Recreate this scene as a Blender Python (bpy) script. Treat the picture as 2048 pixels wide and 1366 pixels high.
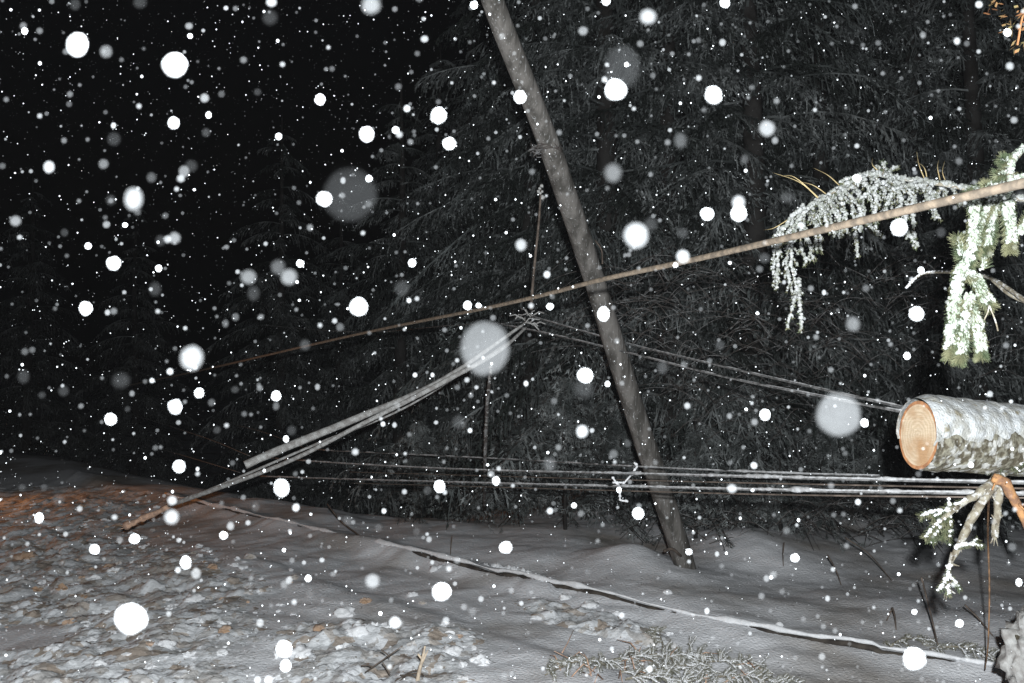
import bpy, math, random
from mathutils import Vector, Matrix, noise
from math import radians as R, sin, cos, pi
S = bpy.context.scene
for o in list(bpy.data.objects): bpy.data.objects.remove(o)
COL = S.collection

# ---------------------------------------------------------------- camera, light, exposure
CAM = Vector((0, 0, 1.7)); F = 1593.0; PITCH = math.atan(44 / F)
cd = bpy.data.cameras.new('camera'); cam = bpy.data.objects.new('camera', cd); COL.objects.link(cam)
cam.location = CAM; cam.rotation_euler = (pi / 2 + PITCH, 0, 0)
cd.sensor_width = 36; cd.lens = 36 * F / 2048; cd.clip_start = 0.02; cd.clip_end = 900
cd.dof.use_dof = True; cd.dof.focus_distance = 3.6; cd.dof.aperture_fstop = 15
S.camera = cam

w = bpy.data.worlds.new('World'); S.world = w; w.use_nodes = True
nt = w.node_tree; bg = nt.nodes['Background']
sk = nt.nodes.new('ShaderNodeTexSky'); sk.sky_type = 'NISHITA'; sk.sun_disc = False
sk.sun_elevation = R(-4); sk.sun_rotation = R(200)
nt.links.new(sk.outputs[0], bg.inputs[0]); bg.inputs[1].default_value = 0.03

def lamp(name, kind, loc, power, color, radius, smooth=None):
    l = bpy.data.lights.new(name, kind); l.energy = power; l.color = color; l.shadow_soft_size = radius
    o = bpy.data.objects.new(name, l); COL.objects.link(o); o.location = loc
    if smooth:                                   # falloff softened by hand so close flakes don't burn out: 1 / (smooth + r^2)
        l.use_nodes = True; n = l.node_tree
        e = n.nodes['Emission']; f = n.nodes.new('ShaderNodeLightFalloff')
        f.inputs['Strength'].default_value = 1; f.inputs['Smooth'].default_value = smooth
        n.links.new(f.outputs['Quadratic'], e.inputs['Strength'])
    return o
FLASH = 1270
lamp('camera_flash', 'POINT', CAM + Vector((.07, -.05, .14)), FLASH, (.95, .985, 1), .022, 2.2)
am = lamp('amber_beacon', 'SPOT', (-9.2, 9.3, 1.25), 230, (1, .36, .09), .12)
am.data.spot_size = R(84); am.data.spot_blend = .8
am.rotation_euler = (Vector((-5.0, 8.3, -.3)) - am.location).to_track_quat('-Z', 'Y').to_euler()

S.view_settings.view_transform = 'Standard'; S.view_settings.look = 'None'
S.view_settings.exposure = 0; S.view_settings.gamma = 1
S.cycles.max_bounces = 5; S.cycles.diffuse_bounces = 2; S.cycles.transparent_max_bounces = 16
S.cycles.caustics_reflective = False; S.cycles.caustics_refractive = False
S.cycles.sample_clamp_indirect = 2

# ---------------------------------------------------------------- helpers
FW = Vector((0, cos(PITCH), sin(PITCH))); UP = Vector((0, -sin(PITCH), cos(PITCH))); RT = Vector((1, 0, 0))
def P(x, y, d): return CAM + d * (FW + RT * ((x - 1024) / F) + UP * (-(y - 683) / F))
def G(x, y):
    v = FW + RT * ((x - 1024) / F) + UP * (-(y - 683) / F)
    return CAM + v * (-CAM.z / v.z)
RNG = random.Random(7)
def fb(v, o=3): return noise.fractal(v, 1.0, 2.0, o)

class MB:
    def __init__(s): s.v = []; s.f = []; s.m = []
    def tri(s, a, b, c, m=0):
        n = len(s.v); s.v += [a, b, c]; s.f.append((n, n + 1, n + 2)); s.m.append(m)
    def quad(s, a, b, c, d, m=0):
        n = len(s.v); s.v += [a, b, c, d]; s.f.append((n, n + 1, n + 2, n + 3)); s.m.append(m)
    def tube(s, pts, rad, seg=6, m=0, cap=True, wob=0, wf=8):
        pts = [Vector(p) for p in pts]; N = len(pts)
        if not hasattr(rad, '__len__'): rad = [rad] * N
        base = len(s.v); t0 = (pts[1] - pts[0]).normalized()
        u = t0.orthogonal().normalized()
        for i, p in enumerate(pts):
            t = (pts[min(i + 1, N - 1)] - pts[max(i - 1, 0)]).normalized()
            u = (u - t * u.dot(t)).normalized(); b = t.cross(u)
            for k in range(seg):
                a = 2 * pi * k / seg; d = u * cos(a) + b * sin(a); r = rad[i]
                if wob: r *= 1 + wob * noise.noise((p + d * rad[i]) * wf)
                s.v.append(p + d * r)
        for i in range(N - 1):
            for k in range(seg):
                a = base + i * seg + k; b2 = base + i * seg + (k + 1) % seg
                s.f.append((a, b2, b2 + seg, a + seg)); s.m.append(m)
        if cap:
            s.f.append(tuple(base + k for k in reversed(range(seg)))); s.m.append(m)
            s.f.append(tuple(base + (N - 1) * seg + k for k in range(seg))); s.m.append(m)
    def blob(s, c, r, m=0, sq=(1, 1, 1), lev=1, amp=.25, seed=0):
        vs, fs = ICO[lev]; n = len(s.v); c = Vector(c)
        for q in vs:
            k = r * (1 + amp * noise.noise(q * 1.7 + Vector((seed, seed * .37, -seed))))
            s.v.append(c + Vector((q.x * k * sq[0], q.y * k * sq[1], q.z * k * sq[2])))
        for f in fs: s.f.append(tuple(n + i for i in f)); s.m.append(m)
    def build(s, name, mats, parent=None, smooth=True):
        me = bpy.data.meshes.new(name); me.from_pydata([tuple(q) for q in s.v], [], s.f)
        if not isinstance(mats, (list, tuple)): mats = [mats]
        for x in mats: me.materials.append(x)
        me.polygons.foreach_set('material_index', s.m)
        if smooth: me.polygons.foreach_set('use_smooth', [True] * len(s.f))
        me.update(); o = bpy.data.objects.new(name, me); COL.objects.link(o)
        if parent:
            o.parent = parent; o.matrix_parent_inverse = Matrix.Translation(parent.location).inverted()
        return o
def ico(lev):
    import bmesh
    b = bmesh.new(); bmesh.ops.create_icosphere(b, subdivisions=lev, radius=1)
    r = ([v.co.copy() for v in b.verts], [tuple(v.index for v in f.verts) for f in b.faces]); b.free(); return r
ICO = {i: ico(i) for i in (1, 2, 3, 4)}
ICO[0] = ([Vector(q) for q in ((1,0,0),(-1,0,0),(0,1,0),(0,-1,0),(0,0,1),(0,0,-1))],
          [(0,2,4),(2,1,4),(1,3,4),(3,0,4),(2,0,5),(1,2,5),(3,1,5),(0,3,5)])
def tag(o, label=None, cat=None, group=None, kind=None):
    if label: o['label'] = label
    if cat: o['category'] = cat
    if group: o['group'] = group
    if kind: o['kind'] = kind
    return o
def thing(name, loc, label, cat, group=None):
    o = bpy.data.objects.new(name, None); COL.objects.link(o); o.location = loc; o.empty_display_size = .2
    return tag(o, label, cat, group)
def curve(pts, n=10):                            # Catmull-Rom
    pts = [Vector(p) for p in pts]; q = [2 * pts[0] - pts[1]] + pts + [2 * pts[-1] - pts[-2]]; out = []
    for i in range(1, len(q) - 2):
        for k in range(n):
            t = k / n; a, b, c, d = q[i - 1:i + 3]
            out.append(.5 * ((2 * b) + (c - a) * t + (2 * a - 5 * b + 4 * c - d) * t * t + (3 * b - a - 3 * c + d) * t ** 3))
    out.append(pts[-1]); return out
def lerp(a, b, t): return a + (b - a) * t
def interp(xs, ys, x):
    if x <= xs[0]: return ys[0]
    for i in range(len(xs) - 1):
        if x <= xs[i + 1]: return lerp(ys[i], ys[i + 1], (x - xs[i]) / (xs[i + 1] - xs[i]))
    return ys[-1]

# ---------------------------------------------------------------- materials
def mat(name, c1, c2=None, scale=8, rough=.85, bump=0, bscale=40, detail=6, lo=.4, hi=.6, c3=None, s3=3, lo3=.5, hi3=.62, stretch=None, spec=.25, sss=0):
    m = bpy.data.materials.new(name); m.use_nodes = True; n = m.node_tree; L = n.links
    b = n.nodes['Principled BSDF']; b.inputs['Roughness'].default_value = rough
    b.inputs['Specular IOR Level'].default_value = spec
    b.inputs['Base Color'].default_value = (*c1, 1)
    tc = n.nodes.new('ShaderNodeTexCoord'); co = tc.outputs['Object']
    if stretch:
        mp = n.nodes.new('ShaderNodeMapping'); mp.inputs['Scale'].default_value = stretch
        L.new(co, mp.inputs[0]); co = mp.outputs[0]
    def mixc(prev, col, sc, l, h):
        t = n.nodes.new('ShaderNodeTexNoise'); t.inputs['Scale'].default_value = sc; t.inputs['Detail'].default_value = detail
        L.new(co, t.inputs['Vector'])
        r = n.nodes.new('ShaderNodeMapRange'); r.inputs[1].default_value = l; r.inputs[2].default_value = h
        L.new(t.outputs[0], r.inputs[0])
        x = n.nodes.new('ShaderNodeMix'); x.data_type = 'RGBA'; L.new(r.outputs[0], x.inputs[0])
        if isinstance(prev, tuple): x.inputs[6].default_value = (*prev, 1)
        else: L.new(prev, x.inputs[6])
        x.inputs[7].default_value = (*col, 1); return x.outputs[2]
    c = c1
    if c2: c = mixc(c, c2, scale, lo, hi)
    if c3: c = mixc(c, c3, s3, lo3, hi3)
    if not isinstance(c, tuple): L.new(c, b.inputs['Base Color'])
    if bump:
        t = n.nodes.new('ShaderNodeTexNoise'); t.inputs['Scale'].default_value = bscale; t.inputs['Detail'].default_value = 8
        L.new(co, t.inputs['Vector']); bp = n.nodes.new('ShaderNodeBump'); bp.inputs['Strength'].default_value = 1
        bp.inputs['Distance'].default_value = bump; L.new(t.outputs[0], bp.inputs['Height']); L.new(bp.outputs[0], b.inputs['Normal'])
    return m
M_ground = mat('snow_ground', (.86, .87, .9), (.76, .77, .8), 1.3, bump=.009, bscale=55, c3=(.36, .33, .30), s3=.75, lo3=.5, hi3=.66)
M_snow = mat('fresh_snow', (.82, .83, .85), (.7, .71, .73), 30, bump=.004, bscale=160)
M_dirtysnow = mat('dirty_snow', (.62, .62, .63), (.4, .36, .32), 9, bump=.006, bscale=60)
M_brownsnow = mat('sand_stained_snow', (.55, .42, .33), (.4, .27, .18), 12, bump=.006, bscale=60)
M_debris = mat('bark_debris', (.42, .24, .13), (.16, .1, .06), 14)
M_pole = mat('weathered_pole', (.15, .14, .13), (.06, .056, .05), 16, bump=.008, bscale=45, stretch=(1, 1, .08), c3=(.4, .4, .4), s3=90, lo3=.6, hi3=.75)
M_polebase = M_pole
M_slender = mat('frosted_trunk', (.42, .42, .41), (.25, .24, .23), 26, bump=.003, bscale=60)
M_broken = mat('broken_wood', (.62, .4, .28), (.36, .24, .18), 30, bump=.004, bscale=50)
M_bark = mat('spruce_bark', (.07, .06, .04), (.19, .18, .14), 42, bump=.014, bscale=42, c3=(.36, .36, .34), s3=30, lo3=.52, hi3=.6, lo=.45, hi=.6)
M_barkbare = mat('branch_bark', (.13, .11, .08), (.24, .22, .17), 40, bump=.003, bscale=90, c3=(.42, .42, .41), s3=60, lo3=.52, hi3=.64)
M_rawwood = mat('torn_wood', (.4, .21, .09), (.18, .1, .06), 30, bump=.003, bscale=60)
M_needle = mat('spruce_needles', (.06, .08, .042), (.14, .14, .08), 30, rough=.6)
M_darkneedle = mat('dark_dusted_needles', (.016, .02, .018), (.035, .042, .038), 5, rough=.8, c3=(.2, .22, .22), s3=1.5, lo3=.47, hi3=.7, detail=4)  # dark green-grey needles with noise patches of snow dusting
M_dullneedle = mat('dull_rimed_needles', (.1, .1, .07), (.34, .33, .28), 40, rough=.7)
M_laden = mat('snow_laden_needles', (.05, .057, .055), (.3, .32, .32), 3.5, rough=.8, lo=.42, hi=.66)
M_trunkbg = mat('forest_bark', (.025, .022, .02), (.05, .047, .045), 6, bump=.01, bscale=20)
M_twig = mat('bare_twig', (.07, .06, .055), (.2, .2, .2), 14, lo=.48, hi=.6)
M_darktwig = mat('dark_twig', (.07, .055, .045), (.15, .12, .1), 14)
M_frost = mat('frosted_needle_snow', (.36, .37, .37), (.19, .2, .18), 60, bump=.003, bscale=180)
M_frost2 = mat('wire_snow', (.45, .46, .47), (.3, .3, .3), 50)
M_cable = mat('tan_cable', (.25, .2, .15), (.14, .115, .09), 40, rough=.7, bump=.001, bscale=200)
M_wire = mat('bare_wire', (.2, .2, .2), (.08, .08, .08), 30, rough=.6)
M_leaf = mat('rust_leaf', (.45, .2, .09), (.3, .26, .12), 18)
def cut_mat():
    m = bpy.data.materials.new('cut_wood'); m.use_nodes = True; n = m.node_tree; L = n.links
    b = n.nodes['Principled BSDF']; b.inputs['Roughness'].default_value = .8
    tc = n.nodes.new('ShaderNodeTexCoord')
    wv = n.nodes.new('ShaderNodeTexWave'); wv.wave_type = 'RINGS'; wv.rings_direction = 'Y'
    wv.inputs['Scale'].default_value = 21; wv.inputs['Distortion'].default_value = 5; wv.inputs['Detail'].default_value = 4; wv.inputs['Detail Scale'].default_value = 2
    L.new(tc.outputs['Object'], wv.inputs['Vector'])
    rp = n.nodes.new('ShaderNodeValToRGB'); e = rp.color_ramp.elements
    e[0].color = (.47, .36, .24, 1); e[1].color = (.56, .45, .32, 1); L.new(wv.outputs[0], rp.inputs[0])
    nz = n.nodes.new('ShaderNodeTexNoise'); nz.inputs['Scale'].default_value = 9; L.new(tc.outputs['Object'], nz.inputs['Vector'])
    r2 = n.nodes.new('ShaderNodeMapRange'); r2.inputs[1].default_value = .45; r2.inputs[2].default_value = .65; L.new(nz.outputs[0], r2.inputs[0])
    x = n.nodes.new('ShaderNodeMix'); x.data_type = 'RGBA'; L.new(r2.outputs[0], x.inputs[0]); L.new(rp.outputs[0], x.inputs[6])
    x.inputs[7].default_value = (.38, .23, .12, 1); L.new(x.outputs[2], b.inputs['Base Color'])
    mp = n.nodes.new('ShaderNodeMapping'); mp.inputs['Scale'].default_value = (12, 1, 160); mp.inputs['Rotation'].default_value = (0, .5, 0); L.new(tc.outputs['Object'], mp.inputs[0])
    sw = n.nodes.new('ShaderNodeTexNoise'); sw.inputs['Scale'].default_value = 1; sw.inputs['Detail'].default_value = 5; L.new(mp.outputs[0], sw.inputs['Vector'])
    bp = n.nodes.new('ShaderNodeBump'); bp.inputs['Distance'].default_value = .004; L.new(sw.outputs[0], bp.inputs['Height']); L.new(bp.outputs[0], b.inputs['Normal'])
    return m
M_cut = cut_mat()
M_rim = mat('inner_bark', (.42, .2, .09), (.25, .12, .06), 30)
FL = {}
def flake_mat(a):
    a = min(1, max(.004, a)); k = round(math.log(a) * 4) / 4; a = min(1, math.exp(k))
    if k in FL: return FL[k]
    m = bpy.data.materials.new('snowflake_ice'); m.use_nodes = True; n = m.node_tree; L = n.links
    n.nodes.remove(n.nodes['Principled BSDF']); out = n.nodes['Material Output']
    d = n.nodes.new('ShaderNodeBsdfDiffuse'); d.inputs[0].default_value = (.84, .87, .9, 1)
    tl = n.nodes.new('ShaderNodeBsdfTransparent'); mx = n.nodes.new('ShaderNodeMixShader'); mx.inputs[0].default_value = a
    tc = n.nodes.new('ShaderNodeTexCoord'); nz = n.nodes.new('ShaderNodeTexNoise'); nz.inputs['Scale'].default_value = 260
    L.new(tc.outputs['Object'], nz.inputs['Vector'])
    mr = n.nodes.new('ShaderNodeMapRange'); mr.inputs[3].default_value = a * .8; mr.inputs[4].default_value = min(1, a * 1.2)
    L.new(nz.outputs[0], mr.inputs[0]); L.new(mr.outputs[0], mx.inputs[0])
    L.new(tl.outputs[0], mx.inputs[1]); L.new(d.outputs[0], mx.inputs[2]); L.new(mx.outputs[0], out.inputs[0])
    FL[k] = m; return m

# ---------------------------------------------------------------- ground
POLEB = G(1375, 1150)
LINE = [G(-60, 905), G(330, 1003), G(700, 1090), G(1100, 1185), G(1500, 1270), G(2048, 1352), G(2300, 1392)]
def dline(x, y):                                  # signed distance to the fallen line, >0 on the far side
    best = 1e9; sg = 1
    for a, b in zip(LINE, LINE[1:]):
        ax, ay, bx, by = a.x, a.y, b.x, b.y; dx, dy = bx - ax, by - ay
        t = max(0, min(1, ((x - ax) * dx + (y - ay) * dy) / (dx * dx + dy * dy)))
        qx, qy = ax + dx * t, ay + dy * t; d = math.hypot(x - qx, y - qy)
        if d < best: best = d; sg = 1 if (dx * (y - qy) - dy * (x - qx)) > 0 else -1
    return best * sg
def rubble(x, y):                                 # how strewn with chunks the ground is, 0..1
    if y > 12 or y < 1: return 0
    px = 1024 + F * x / y; py = 727 + F * 1.7 / y
    o_ = .6 * max(0, min(1, (420 - px) / 200)) * max(0, min(1, (py - interp([0, 400], [930, 985], px)) / 25))
    a = max(0, min(1, (interp([-400, 220, 430, 580, 720], [1, 1, .6, .15, 0], px))))
    b = max(0, min(1, (py - interp([0, 300, 600, 900], [1010, 1060, 1120, 1180], px)) / 50))
    c = max(0, 1 - ((px - 760) / 260) ** 2) * max(0, min(1, (py - 1240) / 40)) * .9
    e_ = .95 * max(0, 1 - abs((px - 1180) / 190) ** 2) * max(0, 1 - ((py - (1150 + .235 * (px - 800)) - 4) / 26) ** 2)
    sm = max(0, 1 - ((px - 60) / 130) ** 2 - ((py - 1270) / 45) ** 2)
    return max(0, max(a * b, c, o_, e_) - sm)
def gz(x, y):
    v = Vector((x, y, 0)); d = dline(x, y)
    z = .05 * noise.noise(v * .7) + .018 * noise.noise(v * 2.6)
    z += (.055 + .04 * noise.noise(v * .9 + Vector((5, 5, 5))) - (.03 if x > .3 else 0)) * math.exp(-((d - .03) / .16) ** 2) + .05 * math.exp(-((d - .5) / .5) ** 2) * (1 + noise.noise(v * 1.3))
    if d < 0: z += .03 * abs(noise.noise(v * 4 + Vector((3, 1, 0)))) * math.exp(d / 1.0)
    if d > 0: z += .07 * noise.noise(v * .9 + Vector((9, 4, 2))) * min(1, d)
    r = math.hypot(x - POLEB.x + .1, (y - POLEB.y) * .8); z += .05 * math.exp(-(r / .5) ** 2)
    r = math.hypot(x - POLEB.x + .42, (y - POLEB.y - .25) * .8); z += .11 * math.exp(-(r / .28) ** 2)
    r = math.hypot(x - POLEB.x - .7, (y - POLEB.y - .9) * .8); z += .16 * math.exp(-(r / .5) ** 2)
    if d > .2 and y > 7.6 and x < 1: z -= 2.6 * (lambda t: t * t * (3 - 2 * t))(min(1, (d - .2) / 7)) * min(1, (y - 7.6) / 2.2) * min(1, (1 - x) / 4)  # drop shaped in so the ground beyond the crest goes dark
    z += .007 * noise.noise(v * 8) + .004 * noise.noise(v * 15)
    q = rubble(x, y)
    if q > 0: z += q * (.05 * noise.noise(v * 5))
    # ploughed step running diagonally through the near snow
    a = G(560, 1140); b = G(1100, 1310); s = ((b.x - a.x) * (y - a.y) - (b.y - a.y) * (x - a.x)) / math.hypot(b.x - a.x, b.y - a.y)
    if y < 8: z += .05 / (1 + math.exp(s * 22)) * (1 if -3 < x < 2 else 0) * min(1, max(0, (8 - y))) * min(1, max(0, (x + 3))) * min(1, max(0, 2 - x))
    return z
def axis(lo, hi, n_lo, flo, fhi, step):
    a = []; t = flo
    while t < fhi: a.append(t); t += step
    out = list(a); s = step; t = flo
    while t > lo: s *= 1.35; t -= s; out.insert(0, max(lo, t))
    s = step; t = a[-1]
    while t < hi: s *= 1.35; t += s; out.append(min(hi, t))
    return out
xs = axis(-350, 350, 0, -6.5, 5.5, .035); ys = axis(-30, 400, 0, 3.4, 11, .035)
mb = MB()
for y in ys:
    for x in xs: mb.v.append(Vector((x, y, gz(x, y) if abs(x) < 40 and 0 < y < 60 else (-2.6 if x < -3 and y > 20 else 0))))
nx = len(xs)
for j in range(len(ys) - 1):
    for i in range(nx - 1):
        a = j * nx + i; mb.f.append((a, a + 1, a + 1 + nx, a + nx)); mb.m.append(0)
tag(mb.build('ground', M_ground), kind='structure')

# ---------------------------------------------------------------- rubble: broken snow, small chunks as stuff, big ones as things
def chunk(mb, c, r, m, seed): mb.blob(c, r, m, (rg.uniform(.8, 1.5), rg.uniform(.7, 1.1), rg.uniform(.4, .8)), 1 if r < .02 else 2, 1.1, seed)
rg = random.Random(3)
def cells(v, sc):
    w_ = v * sc + Vector((noise.noise(v * sc * 1.3), noise.noise(v * sc * 1.3 + Vector((7, 7, 7))), 0)) * .5
    d, p_ = noise.voronoi(Vector((w_.x, w_.y, 0)), distance_metric='DISTANCE', exponent=2.5)
    return max(0, min(1, (d[1] - d[0]) * 1.8)), .35 + .65 * abs(noise.cell(p_[0] * 7.3))
mb = MB(); cx_ = [-8.2 + .0165 * i for i in range(640)]; cy_ = []; y = 3.7
while y < 11: cy_.append(y); y *= 1.0036
idx = {}
for j, y in enumerate(cy_):
    for i, x in enumerate(cx_):
        if abs(x) > y * .72 + .2: continue
        q = rubble(x, y)
        if q <= .02: continue
        v = Vector((x, y, 0)); e1, h1 = cells(v, 7.5); e2, h2 = cells(v + Vector((3, 3, 0)), 18)
        m_ = noise.noise(v * 1.9 + Vector((2, 8, 1))) + .35
        z = gz(x, y) - .02 + min(1, q * 1.4) * (.024 + max(-.3, min(1, m_ + .2)) * (.05 * h1 * e1 ** .6 + .02 * h2 * e2 ** .5) + .012 * noise.noise(v * 33) + .006 * noise.noise(v * 70))
        idx[i, j] = len(mb.v); mb.v.append(Vector((x, y, z)))
for (i, j), a_ in list(idx.items()):
    b_, c_, d_ = idx.get((i + 1, j)), idx.get((i + 1, j + 1)), idx.get((i, j + 1))
    if None not in (b_, c_, d_): mb.f.append((a_, b_, c_, d_)); mb.m.append(0)
def crust_mat():
    m = bpy.data.materials.new('trampled_crust'); m.use_nodes = True; n = m.node_tree; L = n.links; b = n.nodes['Principled BSDF']
    b.inputs['Roughness'].default_value = .8; tc = n.nodes.new('ShaderNodeTexCoord'); nz = n.nodes.new('ShaderNodeTexNoise'); nz.inputs['Scale'].default_value = 9
    L.new(tc.outputs['Object'], nz.inputs['Vector']); ad = n.nodes.new('ShaderNodeVectorMath'); ad.operation = 'MULTIPLY_ADD'
    L.new(nz.outputs['Color'], ad.inputs[0]); ad.inputs[1].default_value = (.12, .12, .12); L.new(tc.outputs['Object'], ad.inputs[2])
    vo = n.nodes.new('ShaderNodeTexVoronoi'); vo.inputs['Scale'].default_value = 11; L.new(ad.outputs[0], vo.inputs['Vector'])
    sp = n.nodes.new('ShaderNodeSeparateColor'); L.new(vo.outputs['Color'], sp.inputs[0]); rp = n.nodes.new('ShaderNodeValToRGB')
    e = rp.color_ramp.elements; e[0].color = (.8, .82, .85, 1); e[1].color = (.34, .29, .25, 1); e[1].position = .97
    for p_, c_ in ((.45, (.72, .74, .76, 1)), (.62, (.5, .5, .5, 1)), (.8, (.6, .58, .56, 1)), (.93, (.5, .42, .35, 1))):
        q = e.new(p_); q.color = c_
    L.new(sp.outputs[0], rp.inputs[0]); n2 = n.nodes.new('ShaderNodeTexNoise'); n2.inputs['Scale'].default_value = 34; n2.inputs['Detail'].default_value = 6
    L.new(tc.outputs['Object'], n2.inputs['Vector']); mr = n.nodes.new('ShaderNodeMapRange'); mr.inputs[1].default_value = .6; mr.inputs[2].default_value = .72; L.new(n2.outputs[0], mr.inputs[0])
    x = n.nodes.new('ShaderNodeMix'); x.data_type = 'RGBA'; L.new(mr.outputs[0], x.inputs[0]); L.new(rp.outputs[0], x.inputs[6]); x.inputs[7].default_value = (.26, .22, .18, 1); L.new(x.outputs[2], b.inputs['Base Color'])
    bp = n.nodes.new('ShaderNodeBump'); bp.inputs['Distance'].default_value = .006; n3 = n.nodes.new('ShaderNodeTexNoise'); n3.inputs['Scale'].default_value = 60; n3.inputs['Detail'].default_value = 6
    L.new(tc.outputs['Object'], n3.inputs['Vector']); L.new(n3.outputs[0], bp.inputs['Height']); L.new(bp.outputs[0], b.inputs['Normal']); return m
tag(mb.build('snow_crust', crust_mat()), kind='structure')
mb = MB(); n = 0
while n < 3800:
    x = rg.uniform(-7.5, 2.2); y = rg.uniform(3.7, 9.5); q = rubble(x, y)
    if rg.random() > q * (.35 + .9 * max(0, noise.noise(Vector((x, y, 0)) * 1.6) + .35)): continue
    r = .006 + .028 * rg.random() ** 4; z = gz(x, y)
    near = (727 + F * 1.7 / y) > 1230
    k = rg.random(); m = 0 if k < (.8 if near else .45) else 1 if k < .86 else 2
    if k > .96: m = 3; r *= .5
    chunk(mb, (x, y, z + r * .25), r, m, rg.random() * 50); n += 1
tag(mb.build('snow_rubble', [M_snow, M_dirtysnow, M_brownsnow, M_debris], smooth=False), 'broken crumbs of dirty snow and bark strewn over the road at lower left', 'snow rubble', kind='stuff')
big = [(52,1120,30,2,'sandy brown snow lump at the left edge, biggest of the strewn chunks'),(218,1138,17,2,'small sandy lump right of the big brown chunk'),
 (140,1212,34,1,'wide grey slab of snow below the brown chunk'),(388,1216,32,0,'rounded pale grey snow chunk in the middle of the rubble'),
 (425,1150,16,2,'orange tinted wedge of snow near the top of the rubble'),(825,1195,17,0,'pale snow clod on smooth snow under the long ridge'),
 (845,1212,12,1,'small dark clod beside the pale snow clod'),(730,1222,17,2,'tan tinted snow clod above the bright shelf'),
 (690,1245,30,0,'flat white snow shelf piece below the tan clod'),(635,1282,28,2,'brownish chunk between bright lumps at bottom centre'),
 (450,1290,22,2,'reddish brown chunk left of the bright lumps'),(720,1290,38,0,'bright flat snow lump at bottom centre'),
 (600,1330,34,0,'broad white lump at the bottom edge'),(330,1320,26,0,'white snow lump beside the lowest rubble'),
 (105,1315,24,0,'white lump above the dark patch at lower left'),(40,1330,22,0,'white lump in the lower left corner'),
 (900,1320,34,0,'smooth white lump left of the cut twig'),(1180,1222,26,0,'white snow lump beside the ridge gap'),
 (1130,1205,18,0,'small white lump left of the ridge gap'),(1335,1210,14,0,'small lump of snow below the leaning pole'),
 (1560,1260,14,0,'low snow lump on the far side of the ridge'),(960,1335,28,0,'white lump at the bottom edge right of the twig'),
 (500,1130,18,1,'ragged grey snow clod in shade at rubble top'),(470,1145,14,0,'pale clod touching the ragged grey one')]
for i, (px, py, D, m, lab) in enumerate(big):
    g = G(px, py); r = D / F * g.y * .5; mb = MB(); mb.blob((0, 0, 0), r, 0, (1.25, 1, .7), 3, .7, i * 3.1)
    for k in range(5):
        a = rg.uniform(0, 6.28); mb.blob((cos(a) * r, sin(a) * r * .8, -.1 * r), r * rg.uniform(.25, .5), 0, (1, 1, .7), 2, .6, i + k)
    o = mb.build('snow_chunk', [M_snow, M_dirtysnow, M_brownsnow][m]); o.location = (g.x, g.y, gz(g.x, g.y) + r * .2)
    tag(o, lab, 'snow chunk', 'chunks of broken snow on the ground')

# ---------------------------------------------------------------- background spruces
def spruce(seed, H, Rb):
    rr = random.Random(seed); cr = MB(); tr = MB()
    tr.tube(curve([(0, 0, -.2), (.05, .03, H * .35), (-.04, .02, H * .7), (0, 0, H)], 6), [lerp(.16, .012, i / 18) for i in range(19)], 8)
    z = .25
    while z < H * .98:
        t = z / H; Lb = Rb * (1 - t) ** .8 + .15; nb = 6 if t < .65 else 4; a0 = rr.random() * 6
        for k in range(nb):
            if rr.random() < .12: continue
            a = a0 + 2 * pi * k / nb + rr.uniform(-.35, .35); L = Lb * rr.uniform(.6, 1.15)
            d = Vector((cos(a), sin(a), 0)); sd = Vector((-sin(a), cos(a), 0)); dr = rr.uniform(.35, .8); lift = rr.uniform(.1, .35)
            root = Vector((0, 0, z + rr.uniform(-.12, .12)))
            bm_ = 1 if noise.noise(Vector((cos(a) * 2, sin(a) * 2, z * 1.1 + seed))) > .02 else 0
            def ax(s): return root + d * L * s + Vector((0, 0, L * (lift * s - dr * s * s)))
            cr.tube([ax(s / 6) for s in range(7)], [.014 * (1 - s / 7) + .003 for s in range(7)], 3, m=bm_)
            nt_ = int(12 + L * 24)
            for j in range(nt_):
                s = .15 + .85 * (j + rr.random()) / nt_; p = ax(s); side = 1 if j % 2 else -1
                tl = (.07 + .24 * (1 - abs(s - .45))) * rr.uniform(.6, 1.2) * min(1.2, L)
                dd = (d * .55 + sd * side * rr.uniform(.2, 1) + Vector((0, 0, -rr.uniform(.3, 1.3)))).normalized()
                q = p + dd * tl; q2 = q + dd * tl * .15 + Vector((0, 0, -tl * rr.uniform(.1, .35)))
                w_ = .007; wd = dd.cross(Vector((0, 0, 1))).normalized() * w_
                cr.quad(p - wd, p + wd, q + wd * .6, q - wd * .6, bm_); cr.tri(q - wd, q + wd, q2, bm_)
                nn = int(6 + tl * 34)
                for i in range(nn):
                    u = rr.random(); e = p.lerp(q, u * 1.6) if u < .62 else q.lerp(q2, (u - .62) / .38)
                    nd = (dd * 1.0 + Vector((rr.uniform(-1, 1), rr.uniform(-1, 1), rr.uniform(-1.1, .3)))).normalized()
                    ln = rr.uniform(.025, .06); sw = nd.orthogonal().normalized() * rr.uniform(.005, .011)
                    sw = Matrix.Rotation(rr.uniform(0, 3), 3, nd) @ sw
                    cr.tri(e - sw, e + sw, e + nd * ln, bm_)
        z += rr.uniform(.22, .46) * (1 if t < .6 else 1.2)
    return tr, cr
protos = []
for sd, H, Rb in ((11, 9.5, 2.3), (23, 8.5, 2.0), (37, 10.5, 2.6)):
    tr, cr = spruce(sd, H, Rb); protos.append((tr, cr))
GT = 'spruces standing in the dark behind the wires'
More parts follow.
